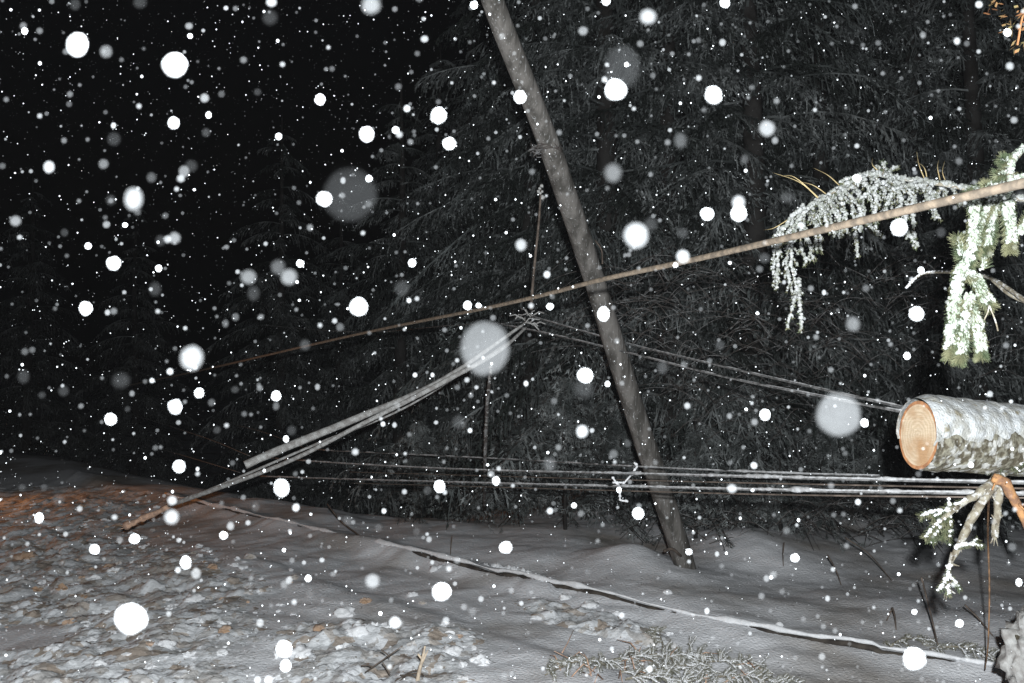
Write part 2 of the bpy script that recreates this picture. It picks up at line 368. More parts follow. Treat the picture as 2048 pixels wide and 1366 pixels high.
trees = [(1955,9.7,0,0,'spruce behind the snowy hanging twigs at the right edge'),(1650,10.3,1,1.1,'dim spruce behind the sawn log end'),
 (1345,10.2,2,2.2,'spruce directly behind the leaning pole, drooping boughs'),(1065,11.8,0,3.3,'spruce behind the thin snowy hanging stem'),
 (800,14.2,1,4.4,'dark spruce behind the crossing of the slender trunks'),(560,18,2,5.0,'almost black spruce left of the slender trunks'),
 (270,24,0,.6,'faint spruce in the dark above the orange lit bank'),(2260,9.6,2,1.9,'spruce cut by the right edge behind the log'),
 (1800,13.2,2,2.8,'spruce in the second row between log and hanging boughs'),(1480,13.6,0,3.9,'spruce in the second row right of the leaning pole'),
 (1190,14.4,1,.2,'spruce in the second row left of the leaning pole'),(940,18,2,1.4,'faint spruce far behind the large pale disc of snow'),
 (680,19,0,2.6,'hardly visible spruce deep in the dark middle left'),(60,24,1,3.1,'hardly visible spruce at the left edge'),
 (1500,9.5,0,5.3,'spruce filling the gap right of the leaning pole'),(1215,10.4,2,.9,'spruce whose boughs cross the middle of the leaning pole'),(1830,10.6,2,4.1,'spruce between the sawn log end and the snowy bough'),
 (1700,12.2,0,2.0,'spruce partly hidden behind the young one left of the log'),(2120,11,0,.4,'spruce behind the hanging branch, trunk outside the picture'),(1390,12.6,1,3.0,'spruce just behind the gap right of the pole'),
 (1080,13.2,2,5.6,'second spruce behind the thin snowy stem'),(880,16.5,0,1.0,'dark spruce behind the blunt frosted trunk')]
done = {}
for px, d, k, rz, lab in trees:
    x = (px - 1024) / F * d; loc = Vector((x, d, gz(x, d)))
    if k not in done:
        t = thing('spruce_tree', (0, 0, 0), lab, 'tree', GT)
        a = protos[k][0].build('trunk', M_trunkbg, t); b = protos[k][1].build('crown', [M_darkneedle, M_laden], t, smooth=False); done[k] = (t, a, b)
    else:
        s = done[k]; t = s[0].copy(); COL.objects.link(t); tag(t, lab)
        for c in s[1:]:
            q = c.copy(); COL.objects.link(q); q.parent = t
    t.location = loc; t.rotation_euler = (0, 0, rz); k_ = .88 + .3 * abs(sin(px * 1.7)); t.scale = (k_ * 1.05, k_ * 1.05, k_)

# ---------------------------------------------------------------- leaning pole with its wire binding
pts = curve([P(930, -200, 4.4), P(985, 0, 4.7), P(1098, 290, 5.2), P(1185, 550, 5.75), P(1275, 840, 6.1), P(1335, 1020, 6.3), POLEB + Vector((0, 0, .0)), POLEB + Vector((.06, 0, -.25))], 8)
t = thing('leaning_pole', POLEB, 'smooth grey wooden pole leaning steeply, its foot sunk in the snow', 'pole')
mb = MB(); N = len(pts); mb.tube(pts, [interp([0, .5, .8, 1], [.062, .08, .086, .066], i / (N - 1)) for i in range(N)], 20, wob=.06, wf=3)
mb.build('shaft', M_pole, t)
mb = MB()
for k in range(7):
    c = P(1092 + rg.uniform(-5, 5), 300 + rg.uniform(-9, 9), 5.22); L_ = []
    for i in range(17):
        a = 2 * pi * i / 16; L_.append(c + RT * cos(a) * .094 + FW * sin(a) * .094 + UP * (cos(a) * rg.uniform(-.02, .03) + .01 * sin(a * 3)))
    mb.tube(L_, .004, 4)
for k in range(14):
    c = P(1072 + rg.uniform(-12, 22), 302 + rg.uniform(-8, 8), 5.1); mb.tube([c, c + Vector((rg.uniform(-.05, .05), -.02, rg.uniform(-.03, .03)))], .003, 4)
mb.build('wire_binding', M_twig, t)
mb = MB(); mb.tube(curve([P(1190, 480, 5.6), P(1203, 500, 5.55), P(1205, 528, 5.55)], 5), .006, 5); mb.build('broken_twig', M_darktwig, t); mb = MB()
mb.tube(curve([P(1362, 1112, 6.3), P(1345, 1098, 6.2), P(1328, 1102, 6.15)], 5), .012, 5)
mb.build('broken_twig', M_darktwig, t)

# ---------------------------------------------------------------- slender fallen trunks (crossing diagonal)
def slender(name, pp, rad, m, lab, cat='fallen trunk', grp=None, wob=.1, seg=10, res=10):
    c = curve(pp, res); N = len(c); rs = [interp([i / (len(rad) - 1) for i in range(len(rad))], rad, i / (N - 1)) for i in range(N)]
    mb = MB(); mb.tube(c, rs, seg, wob=wob, wf=14); o = mb.build(name, m)
    mn = sum(c, Vector()) / len(c)
    return tag(o, lab, cat, grp)
g = 'slender frosted trunks lying across the wires'
slender('slender_trunk', [P(1048, 648, 6.6), P(880, 762, 6.3), P(700, 842, 6.0), P(565, 897, 5.8), P(490, 930, 5.7)], [.012, .02, .028, .03, .029], M_slender, 'thickest slender frosted trunk, blunt end hanging over the wires', grp=g)
slender('slender_trunk', [P(1052, 655, 6.55), P(1000, 700, 6.3), P(900, 757, 6.1), P(720, 850, 6.05), P(560, 930, 6.2), P(335, 1012, 6.6)], [.01, .018, .02, .017, .017, .02], M_slender, 'longer slender frosted trunk just below the thickest one', grp=g)
slender('slender_trunk', [P(1030, 676, 6.9), P(820, 810, 6.7), P(640, 885, 6.6), P(500, 945, 6.6), P(345, 1010, 6.7)], [.008, .009, .011, .011, .008], M_slender, 'thinnest frosted stem running beside the longer trunk', grp=g)
t = thing('broken_stick', P(300, 1028, 6.6), 'brown splintered stick at the low left end of the frosted trunks', 'broken stick', None)
mb = MB(); c = curve([P(352, 1004, 6.6), P(320, 1022, 6.58), P(285, 1037, 6.55), P(248, 1054, 6.5)], 8); mb.tube(c, [lerp(.017, .024, i / (len(c) - 1)) * (1 + .3 * rg.random()) for i in range(len(c))], 8, wob=.5, wf=30)
mb.build('stick_body', M_broken, t)
mb = MB()
for k in range(9):
    a = c[-1 - k % 4] + Vector((0, 0, rg.uniform(-.01, .01))); mb.tube([a, a + Vector((-rg.uniform(.01, .05), 0, -rg.uniform(.0, .03)))], [.005, .001], 4)
mb.build('splinter', M_broken, t)

# ---------------------------------------------------------------- wires
def wire(pp, r, lab, grp, snow=None, m=None, seed=1, sr=1.0):
    c = curve(pp, 16); mb = MB(); rr = random.Random(seed)
    mb.tube(c, r, 6)
    if not snow:
        return tag(mb.build('power_line', m or M_wire), lab, 'power line', grp)
    t = thing('power_line', c[len(c) // 2], lab, 'power line', grp); mb.build('conductor', m or M_wire, t)
    sb = MB(); run = []
    fine = []
    for a, b in zip(c, c[1:]):
        n = max(2, int((b - a).length / .012)); fine += [a.lerp(b, i / n) for i in range(n)]
    def flush():
        if len(run) > 3:
            k = len(run); rs = [max(.001, q[1] * min(1, i / 2, (k - 1 - i) / 2)) for i, q in enumerate(run)]
            sb.tube([q[0] for q in run], rs, 6, wob=.35, wf=60)
        run.clear()
    for i, p in enumerate(fine):
        f = i / len(fine); h = noise.noise(p * 9 + Vector((seed, 0, 0))) + .5 * noise.noise(p * 33); dens = snow(f)
        if h > -dens: run.append((p + Vector((0, 0, r * .6 + .004 * sr)), sr * (.004 + .009 * max(0, h + .1)) * (1.15 if f < .35 else .8)))
        else: flush()
    flush(); sb.build('snow', M_frost2, t)
    return t
gw = 'wires sagging level below the fallen log'
wire([P(2110, 968, 2.75), P(1600, 957, 3.6), P(1300, 949, 4.6), P(950, 940, 6.2), P(700, 928, 7.6), P(520, 915, 8.8)], .0045, 'upper level wire capped with ragged snow under the log', gw, snow=lambda f: 1.2 if f < .3 else .8, seed=3)
wire([P(2110, 990, 2.7), P(1600, 982, 3.5), P(1300, 975, 4.5), P(950, 966, 6.0), P(700, 959, 7.4), P(520, 953, 8.6)], .0045, 'lowest level wire capped with ragged snow under the log', gw, snow=lambda f: 1.2 if f < .3 else .8, seed=8)
wire([P(1760, 952, 4.6), P(1550, 946, 5.0), P(1280, 934, 5.8), P(1060, 921, 7.0), P(800, 908, 8.0), P(640, 900, 8.8), P(600, 893, 9)], .004, 'thinnest and highest of the level wires, little snow', gw, snow=lambda f: .9 if f < .3 else .1, seed=5, sr=.8)
gl = 'wires climbing away into the dark at left'
wire([P(500, 912, 8.6), P(400, 872, 10.5), P(250, 825, 14), P(150, 800, 18)], .005, 'upper thin wire rising into the dark left of the trunks', gl)
wire([P(480, 945, 8.6), P(380, 915, 10.5), P(260, 880, 14)], .005, 'lower thin wire rising into the dark left of the trunks', gl)
wire([P(600, 893, 9), P(520, 862, 10.5), P(420, 838, 13)], .0045, 'faintest short wire rising left above the frosted trunks', gl)
wire([P(2110, 978, 2.9), P(1600, 968, 3.8), P(1300, 961, 4.9), P(950, 951, 6.6), P(700, 944, 8.0)], .004, 'bare dark wire between the two level snow-capped wires', gw, m=M_darktwig)
wire([P(2110, 996, 2.8), P(1600, 990, 3.6), P(1300, 983, 4.7), P(950, 973, 6.3), P(700, 966, 7.8)], .004, 'bare dark wire just under the lowest snow-capped wire', gw, m=M_darktwig)
ge = 'pair of wires descending to the sawn log'
wire([P(1060, 632, 7.2), P(1250, 686, 6.0), P(1450, 734, 4.9), P(1650, 780, 4.0), P(1900, 836, 3.2)], .0065, 'upper wire descending from the trunk crossing behind the log', ge, snow=lambda f: .35, seed=12, sr=.6)
wire([P(1000, 648, 7.4), P(1100, 668, 6.8), P(1250, 704, 5.8), P(1450, 754, 4.7), P(1650, 794, 3.9), P(1900, 842, 3.1)], .0065, 'lower wire descending from the trunk crossing behind the log', ge, snow=lambda f: .35, seed=15, sr=.6)
wire([P(1045, 645, 7.2), P(900, 651, 8.5), P(720, 664, 10), P(520, 650, 12.5)], .004, 'hair-thin wire running left behind the tan cable', gl)
# insulator tangle where the trunks meet the wires
mb = MB(); rg2 = random.Random(5)
for k in range(16):
    a = P(1055 + rg2.uniform(-14, 14), 640 + rg2.uniform(-10, 12), 6.5 + rg2.uniform(-.1, .1)); b = a + Vector((rg2.uniform(-.1, .1), 0, rg2.uniform(-.06, .06)))
    mb.tube([a, a.lerp(b, .5) + Vector((0, 0, .02)), b], .006, 5)
tag(mb.build('wire_tangle', M_slender), 'snowy knot of twigs where the trunks cross the wires', 'twig tangle')
# small snowy twig caught on the wires by the pole
mb = MB()
for a, b in (((1225, 955), (1240, 975)), ((1240, 975), (1262, 950)), ((1240, 975), (1240, 1000)), ((1262, 950), (1275, 932)), ((1250, 965), (1225, 965)), ((1262, 950), (1280, 945)), ((1275, 932), (1268, 925)), ((1240, 1000), (1255, 1003))):
    p, q = P(*a, 4.95), P(*b, 4.95); mb.tube([p, q], .006, 6, wob=.3, wf=60)
    for k in range(4): mb.blob(p.lerp(q, rg2.random()) + Vector((0, -.004, .002)), rg2.uniform(.005, .011), 0, lev=1, amp=.4, seed=k)
tag(mb.build('caught_twig', M_snow), 'snow-coated forked twig caught on the level wires beside the pole', 'twig')

# tan cable in front
t = thing('slack_cable', P(1600, 470, 2.3), 'tan slack cable sweeping from the right edge down into the dark', 'cable')
cpts = curve([P(2120, 345, 1.42), P(2048, 366, 1.5), P(1850, 412, 1.75), P(1600, 470, 2.2), P(1366, 524, 2.9), P(1200, 560, 3.5), P(1000, 610, 4.6), P(700, 672, 7.2), P(400, 741, 11.5), P(250, 772, 15)], 14)
mb = MB(); mb.tube(cpts, [.0098 + .0035 * min(1, max(0, (p - CAM).length - 2) / 8) for p in cpts], 12); mb.build('sheath', M_cable, t)
mb = MB(); rr = random.Random(4)
for i in range(520):
    f = rr.random() ** .8 * (len(cpts) - 30); k = int(f); p = cpts[k].lerp(cpts[k + 1], f - k)
    a = rr.gauss(0, .6); mb.blob(p + Vector((0, -sin(a) * .008, cos(a) * .009)), rr.uniform(.0008, .0028), 0, (1, 1, .6), 0, 0)
mb.build('snow_grain', M_snow, t)

# ---------------------------------------------------------------- spruce twig builders for near branches
def needles(mb, path, n, ln, m=0, rr=RNG, wd=.0011, droop=.2):
    for i in range(n):
        f = rr.random() * (len(path) - 1.001); k = int(f); p = path[k].lerp(path[k + 1], f - k); tdir = (path[k + 1] - path[k]).normalized()
        o = tdir.orthogonal().normalized(); o = Matrix.Rotation(rr.uniform(0, 6.28), 3, tdir) @ o
        d = (o + tdir * rr.uniform(.5, 1.1) + Vector((0, 0, -droop))).normalized(); l = ln * rr.uniform(.7, 1.2)
        s = d.orthogonal().normalized() * wd; s = Matrix.Rotation(rr.uniform(0, 3), 3, d) @ s
        mb.quad(p - s, p + s, p + d * l + s * .3, p + d * l - s * .3, m)
def snowtube(mb, path, r, rr=RNG, off=None, skip=0, fade=1.0):
    off = off or Vector((0, -.3, .7))
    L_ = sum((b - a).length for a, b in zip(path, path[1:])); n = max(3, int(L_ / (r * .55)))
    for i in range(n):
        u = i / (n - 1); f = u * (len(path) - 1.001); k = int(f); p = path[k].lerp(path[k + 1], f - k)
        if rr.random() < skip + (u ** 3) * (1 - fade): continue
        rad = r * rr.uniform(.65, 1.2) * (1 - .35 * u)
        mb.blob(p + off * r * .5 + Vector((rr.uniform(-.3, .3), rr.uniform(-.3, .3), rr.uniform(-.3, .3))) * r, rad, 0, (rr.uniform(.8, 1.2), 1, rr.uniform(.8, 1.2)), 1 if r < .007 else 2, .7, rr.random() * 90)

def spray(tw, nd, sn, path, width, rr, sr=.006, skip=.1, nl=.016, nn=60, dens=1.0):
    """hanging spray: stem + side twiglets angled down, snow on each"""
    tw.tube(path, [lerp(.0035, .0015, i / (len(path) - 1)) for i in range(len(path))], 5)
    needles(nd, path, nn, nl, rr=rr); snowtube(sn, path, sr * 1.15, rr, skip=skip)
    L_ = sum((b - a).length for a, b in zip(path, path[1:])); n = int(L_ / .022 * dens)
    for i in range(n):
        u = (i + rr.random()) / n; f = u * (len(path) - 1.001); k = int(f); p = path[k].lerp(path[k + 1], f - k)
        td = (path[k + 1] - path[k]).normalized(); sd = Vector((1 if i % 2 else -1, rr.uniform(-.7, .7), 0))
        l = width * rr.uniform(.35, 1) * (1 - .45 * u)
        d = (td * rr.uniform(.6, 1.2) + sd * rr.uniform(.4, .9)).normalized()
        q = [p, p + d * l * .5, p + d * l * .9 + Vector((0, 0, -l * .22))]
        tw.tube(q, .0012, 4); needles(nd, q, int(nn * .45), nl * .9, rr=rr); snowtube(sn, q, sr, rr, skip=skip)

rr = random.Random(21)
# big arching bough
t = thing('snowy_bough', P(1760, 350, 2.9), 'lacy spruce bough thick with snow arching behind the tan cable', 'snowy branch')
tw, nd, sn = MB(), MB(), MB(); D0 = 2.75
crest = curve([P(2090, 400, 2.7), P(1990, 395, 2.7), P(1915, 374, 2.72), P(1803, 358, D0), P(1740, 350, D0), P(1688, 372, D0), P(1635, 405, D0), P(1587, 432, D0), P(1560, 470, D0)], 6)
tw.tube(crest, [lerp(.009, .003, i / (len(crest) - 1)) for i in range(len(crest))], 6); snowtube(sn, crest, .0105, rr); needles(nd, crest, 300, .018, rr=rr)
hang = [((1566, 455), (1556, 520), (1553, 575), 45), ((1585, 440), (1582, 520), (1597, 600), 50), ((1597, 560), (1600, 620), (1603, 665), 20), ((1597, 575), (1582, 625), (1574, 655), 18), ((1600, 428), (1615, 480), (1628, 524), 45),
 ((1620, 412), (1630, 450), (1632, 500), 45), ((1640, 402), (1650, 430), (1655, 460), 50), ((1655, 392), (1672, 430), (1680, 468), 45), ((1675, 378), (1690, 425), (1694, 466), 42), ((1688, 372), (1705, 420), (1713, 465), 40), ((1710, 470), (1713, 490), (1715, 515), 14),
 ((1705, 362), (1722, 400), (1728, 430), 40), ((1725, 352), (1740, 390), (1750, 435), 50), ((1750, 352), (1770, 390), (1772, 430), 55), ((1775, 354), (1800, 390), (1800, 425), 55), ((1745, 425), (1752, 445), (1752, 462), 32), ((1800, 358), (1822, 385), (1830, 415), 55), ((1822, 420), (1828, 460), (1826, 494), 30),
 ((1825, 360), (1850, 385), (1855, 405), 48), ((1850, 364), (1868, 400), (1870, 440), 36), ((1880, 370), (1890, 385), (1898, 402), 34), ((1905, 374), (1915, 400), (1920, 412), 30),
 ((1720, 350), (1690, 360), (1681, 366), 20), ((1765, 350), (1768, 335), (1763, 322), 22), ((1770, 352), (1785, 338), (1796, 335), 22), ((1740, 352), (1752, 336), (1770, 338), 24), ((1650, 395), (1610, 425), (1575, 470), 40), ((1700, 368), (1660, 400), (1630, 440), 50), ((1790, 356), (1750, 375), (1720, 400), 50), ((1840, 362), (1800, 380), (1775, 400), 50)]
for (a, b, c, wpx), rep_ in [(h, k) for h in hang for k in range(2 if h[3] > 28 else 1)]:
    if rep_: a, b, c = [(q[0] + rr.uniform(-16, 16), q[1] + rr.uniform(-4, 12)) for q in (a, b, c)]
    dz = rr.uniform(-.1, .12); path = curve([P(*a, D0 + dz * .3), P(*b, D0 + dz), P(*c, D0 + dz)], 4)
    spray(tw, nd, sn, path, wpx / F * D0 * .55, rr, sr=.0064, skip=.36, nl=.012, nn=40)
tw.build('twigs', M_barkbare, t); nd.build('needles', M_needle, t, smooth=False); sn.build('snow', M_frost, t)
# bare thin shoots left of and above the bough
M_shoot = mat('dry_shoot', (.3, .23, .12), (.42, .34, .18), 20)
for a, b, c in (((1640, 400), (1600, 365), (1545, 345)), ((1640, 398), (1590, 355), (1560, 352)), ((1655, 390), (1625, 370), (1590, 362)), ((1680, 372), (1655, 350), (1625, 335)), ((1850, 360), (1838, 330), (1833, 300)), ((1855, 362), (1848, 335), (1830, 322)), ((1895, 370), (1885, 345), (1890, 320)), ((1760, 345), (1745, 330), (1745, 315)), ((1590, 430), (1550, 455), (1527, 460)), ((1880, 360), (1875, 335), (1878, 318))):
    mb = MB(); mb.tube(curve([P(*a, D0), P(*b, D0), P(*c, D0 + .1)], 5), [.0022 - .00016 * i for i in range(11)], 4); mb.build('dry_shoot', M_shoot, t)
# fat snowy hanging twigs close to the camera: one thing per branch
t = thing('hanging_branch', P(1950, 450, 1.8), 'drooping spruce twigs plastered with blown-white snow, green tips, right of the bough', 'snowy branch')
tw, nd, sn = MB(), MB(), MB(); D1 = 1.8
def fat(pp, r=.015, ext=1, d=D1, fade=.75, skip=.04, n=520):
    c = curve([P(x, y, d + dz) for x, y, dz in pp], 6); tw.tube(c, [lerp(.004, .002, i / (len(c) - 1)) for i in range(len(c))], 6)
    needles(nd, c, n * 3, .021, rr=rr, wd=.0008, droop=.1); tip = c[-4:]; needles(nd, tip, int(n * .35), .02, rr=rr, wd=.0009)
    m_ = max(3, int(len(c) * (.93 if fade < 1 else 1))); q_ = []
    for a_, b_ in zip(c[:m_], c[1:m_]): q_ += [a_.lerp(b_, k / 6) for k in range(6)]
    sn.tube([p + Vector((0, -.25, .35)) * r * .5 for p in q_], [r * .5 * (1 + .5 * noise.noise(p * 70)) * min(1, (i + 1) / 4, (len(q_) - i) / 10 + .15) for i, p in enumerate(q_)], 14, wob=.7, wf=90)
    for p in q_:
        for k in range(2):
            if rr.random() < .35: continue
            a_ = rr.uniform(-1.6, 1.6); sn.blob(p + Vector((sin(a_) * r * .75, -abs(cos(a_)) * r * .6, cos(a_) * r * .5)), r * rr.uniform(.16, .4), 0, (1, 1, rr.uniform(.8, 1.5)), 1, .8, rr.random() * 40)
fat([(1945, 390, 0), (1950, 430, 0), (1945, 480, 0), (1938, 530, 0)], .014)
fat([(1938, 520, 0), (1918, 550, 0), (1908, 610, 0), (1903, 660, 0), (1898, 715, 0)], .016)
fat([(1925, 545, 0), (1950, 560, .02), (1968, 595, .03), (1980, 612, .03)], .015)
fat([(1940, 590, -.02), (1930, 640, -.02), (1925, 690, -.02), (1918, 722, -.02)], .013)
fat([(1935, 595, 0), (1952, 640, 0), (1960, 690, 0), (1962, 712, 0)], .014)
fat([(1935, 505, 0), (1925, 515, 0), (1915, 475, 0)], .009, n=160)
fat([(1985, 395, .04), (1968, 430, .04), (1955, 470, .04), (1950, 510, .04)], .011, skip=.25)
fat([(2000, 395, .06), (1985, 440, .06), (1978, 480, .06), (1972, 500, .06)], .011, skip=.3)
fat([(2015, 390, 0), (2016, 430, 0), (2020, 470, 0), (2020, 500, 0)], .015)
fat([(2042, 470, .1), (2050, 450, .1), (2070, 420, .1)], .012, n=200)
fat([(1965, 540, .1), (1972, 500, .1), (1985, 470, .1)], .008, n=160, skip=.2)
fat([(2048, 355, .1), (2000, 365, .1), (1960, 378, .1), (1940, 388, .05)], .013, skip=.1)
c = curve([P(2075, 280, 1.9), P(2040, 305, 1.86), P(2022, 330, 1.83), P(2020, 365, 1.8), P(2014, 392, 1.8)], 6); tw.tube(c, .0075, 8, wob=.2, wf=40); snowtube(sn, c, .009, rr, skip=.2)
for a, b in (((2020, 345), (1995, 350)), ((2022, 330), (2005, 318)), ((2000, 375), (1970, 372))):
    fat([(*a, .02), (*b, .02)], .010, n=120)
for a, b, c2 in (((1978, 610), (1990, 640), (1996, 662)), ((1978, 612), (1975, 625), (1968, 640))):
    tw.tube(curve([P(*a, D1), P(*b, D1), P(*c2, D1)], 4), .0018, 4)
tw.build('twigs', M_barkbare, t); nd.build('needles', M_needle, t, smooth=False); sn.build('snow', mat('clinging_snow', (.42, .44, .42), (.25, .29, .23), 45, bump=.004, bscale=200), t)

# arched twig with a line of snow
mb = MB(); c = curve([P(1812, 576, 3.3), P(1845, 548, 3.3), P(1905, 545, 3.2), P(1980, 556, 3.0), P(2048, 600, 2.8), P(2100, 640, 2.7)], 8)
t = thing('arched_twig', c[0], 'thin arched twig with a thread of snow behind the hanging twigs', 'twig')
mb.tube(c, [lerp(.004, .009, i / (len(c) - 1)) for i in range(len(c))], 6, wob=.25, wf=50); mb.tube(curve([P(1980, 556, 3), P(2020, 590, 2.9), P(2070, 612, 2.85)], 6), .006, 6); mb.build('stem', M_barkbare, t)
sn = MB(); snowtube(sn, c, .0052, rr, skip=.15); sn.build('snow', M_snow, t)

# withered leaves in the top right corner
mb = MB()
for cx, cy, s, n in ((1990, 12, 16, 12), (2030, 45, 26, 26), (2040, 85, 14, 14), (2060, 20, 20, 16)):
    for k in range(n):
        p = P(cx + rr.gauss(0, s * .5), cy + rr.gauss(0, s * .6), 2.3 + rr.uniform(-.05, .05)); d = Vector((rr.uniform(-1, 1), rr.uniform(-1, 1), rr.uniform(-1, .3))).normalized(); l = rr.uniform(.012, .028); s_ = d.orthogonal().normalized() * l * .35
        mb.quad(p, p + d * l * .5 + s_, p + d * l, p + d * l * .5 - s_)
mb.tube(curve([P(2090, -40, 2.35), P(2050, 20, 2.3), P(2035, 90, 2.3)], 5), .003, 5)
tag(mb.build('withered_leaves', M_leaf, smooth=False), 'rust brown withered leaves hanging in the top right corner', 'leaves')

# ---------------------------------------------------------------- sawn log
ax0 = P(1836, 870, 2.62); ax1 = P(2250, 905, 3.05); A = (ax1 - ax0).normalized()
t = thing('fallen_log', ax0, 'sawn spruce log with snow on top resting across the wires at right', 'log')
U = Vector((0, 0, 1)); U = (U - A * U.dot(A)).normalized(); B = A.cross(U)          # B points roughly towards the camera or away
if B.y > 0: B = -B
RL = .109
CN = (Vector((-.995, -.06, .06))).normalized()                                      # normal of the sawn face
def cutoff(off): return -(off.dot(CN)) / A.dot(CN)
def ring(s, a, r):
    off = U * cos(a) * r * 1.03 + B * sin(a) * r * .97
    sh = cutoff(off) * max(0, 1 - s / .5)
    return ax0 + A * (s + sh) + off
mb = MB(); NS, NT = 70, 72; Ltot = 1.3
for i in range(NS + 1):
    s = Ltot * i / NS
    for k in range(NT):
        a = 2 * pi * k / NT; p0 = ring(s, a, RL); r = RL + .006 * fb(p0 * 14) + .003 * noise.noise(p0 * 60) + .006 * s
        if i == 0: r = RL
        mb.v.append(ring(s, a, r))
for i in range(NS):
    for k in range(NT):
        a = i * NT + k; b = i * NT + (k + 1) % NT; mb.f.append((a, b, b + NT, a + NT)); mb.m.append(0)
mb.build('bark', M_bark, t)
# sawn face and rim, own local frame so that the rings centre on it
def face(r0, r1, name, m, push):
    mb = MB(); rings = 7; fr = CN.to_track_quat('Y', 'Z').to_matrix(); inv = fr.inverted()
    for j in range(rings + 1):
        r = lerp(r0, r1, j / rings)
        for k in range(NT):
            a = 2 * pi * k / NT; p = ring(0, a, r) - ax0 + CN * (push + .0012 * noise.noise(Vector((cos(a) * r, sin(a) * r, 0)) * 60)); mb.v.append(inv @ p)
    for j in range(rings):
        for k in range(NT):
            a = j * NT + k; b = j * NT + (k + 1) % NT; mb.f.append((a, a + NT, b + NT, b)); mb.m.append(0)
    o = mb.build(name, m); o.parent = t; o.rotation_euler = fr.to_euler(); return o
face(.0005, RL * .90, 'sawn_face', M_cut, .001); face(RL * .895, RL * 1.0, 'rim', M_rim, .0006)
mb = MB(); ang = [(-1.75 + 3.6 * k / 60) for k in range(61)]
for i in range(121):
    s = -.012 + 1.312 * i / 120
    for a in ang:
        p = ring(max(0, s), a, RL); tn = .026 * (1 - (abs(a + .15) / 1.5) ** 2.2) + .005 * fb(p * 9) + .008 * noise.noise(p * 38)
        if a * B.y < 0: pass
        tn = min(tn + .012 * noise.noise(p * 7 + Vector((4, 0, 2))), .02 + .006 * noise.noise(p * 14) + .003 * noise.noise(p * 45)); tn *= min(1, (i + 1) / 5) if tn > 0 else 1
        mb.v.append(ring(max(0, s), a, RL + .004 + max(-.02, tn)) + A * min(0, s))
W_ = len(ang)
for i in range(120):
    for k in range(W_ - 1):
        a = i * W_ + k; mb.f.append((a, a + 1, a + 1 + W_, a + W_)); mb.m.append(0)
mb.build('snow', mat('dusted_log_snow', (.46, .48, .49), (.3, .3, .28), 26, bump=.006, bscale=120, c3=(.2, .18, .13), s3=22, lo3=.6, hi3=.68), t)
DL = 2.72
def limb(pp, rad, name, m, par, wob=.5):
    c = curve([P(x, y, DL + dz) for x, y, dz in pp], 6); N = len(c); mb = MB()
    mb.tube(c, [interp([i / (len(rad) - 1) for i in range(len(rad))], rad, i / (N - 1)) * .88 for i in range(N)], 14, wob=wob, wf=38)
    for k in range(5): p = c[rr.randrange(2, N - 1)]; e = Vector((rr.uniform(-1, 1), rr.uniform(-1, .2), rr.uniform(-1, 1))).normalized(); mb.tube([p, p + e * rr.uniform(.02, .05)], [.005, .002], 5)
    for k in range(7): e = (c[-1] - c[-2]).normalized() + Vector((rr.uniform(-.4, .4), rr.uniform(-.4, .4), rr.uniform(-.4, .4))); mb.tube([c[-2] + Vector((rr.uniform(-1, 1), 0, rr.uniform(-1, 1))) * rad[-1] * .5, c[-1] + e * .022], [rad[-1] * .35, .001], 4)
    return mb.build(name, m, par)
limb([(2008, 940, .02), (1975, 985, 0), (1940, 1045, 0), (1908, 1112, 0)], [.02, .018, .015, .012], 'branch', M_barkbare, t)
limb([(2000, 950, 0), (1960, 985, -.02), (1920, 1010, -.03), (1875, 1045, -.03)], [.018, .014, .012, .007], 'branch', M_barkbare, t)
limb([(2002, 960, .02), (1996, 1010, .02), (1990, 1075, .02)], [.016, .014, .013], 'branch', M_barkbare, t)
limb([(1985, 955, -.03), (2010, 968, -.04), (2035, 1010, -.04), (2056, 1060, -.04)], [.016, .02, .017, .012], 'branch', M_rawwood, t)['label'] = 'torn orange branch stub'
limb([(1905, 1105, 0), (1897, 1140, 0), (1894, 1185, 0)], [.007, .006, .004], 'branch', M_barkbare, t)
nd, sn = MB(), MB()
def tuft(pts_, n, ln=.022, s=.3, r=.007):
    c = curve([P(x, y, DL - .03) for x, y in pts_], 4); needles(nd, c, n, ln, rr=rr); snowtube(sn, c, r, rr, skip=s)
tuft([(1900, 1030), (1870, 1050), (1850, 1075)], 260, s=.6); tuft([(1905, 1020), (1860, 1025), (1842, 1032)], 220, s=.35); tuft([(1890, 1040), (1875, 1060), (1862, 1085)], 260, s=.9)
tuft([(1900, 1035), (1893, 1060), (1885, 1078)], 240, s=.95); tuft([(1898, 1000), (1900, 1040), (1899, 1090)], 150, .018, .8); tuft([(1930, 1000), (1890, 1020), (1865, 1035)], 200, s=.4)
tuft([(1910, 1095), (1940, 1088), (1962, 1092)], 160, .017, .35); tuft([(1945, 1088), (1955, 1078)], 50, .014, .3)
tuft([(1896, 1150), (1885, 1170), (1876, 1182)], 120, .016, .35); tuft([(1895, 1160), (1896, 1180), (1897, 1190)], 120, .016, .35); tuft([(1897, 1150), (1910, 1165), (1920, 1180)], 120, .016, .35); tuft([(1898, 1130), (1893, 1160)], 90, .014, .7)
for k in range(10): tuft([(1985 + rr.uniform(-30, 60), 880 + rr.uniform(-30, 50)), (1995 + rr.uniform(-30, 60), 905 + rr.uniform(-30, 50))], 70, .024, .6)
nd.build('needles', M_needle, t, smooth=False); sn.build('twig_snow', M_snow, t)
mb = MB()
for x, y, s in ((1936, 835, 7), (2003, 838, 9), (1995, 832, 6), (1872, 800, 5)):
    for k in range(5): mb.blob(P(x + rr.uniform(-4, 4), y + rr.uniform(-4, 4), 2.58 + .0012 * (x - 1836)), s / F * 2.6 * rr.uniform(.3, .7), 0, (1, .8, .8), 1, .6, k)
mb.build('bark_flake', M_rim, t)

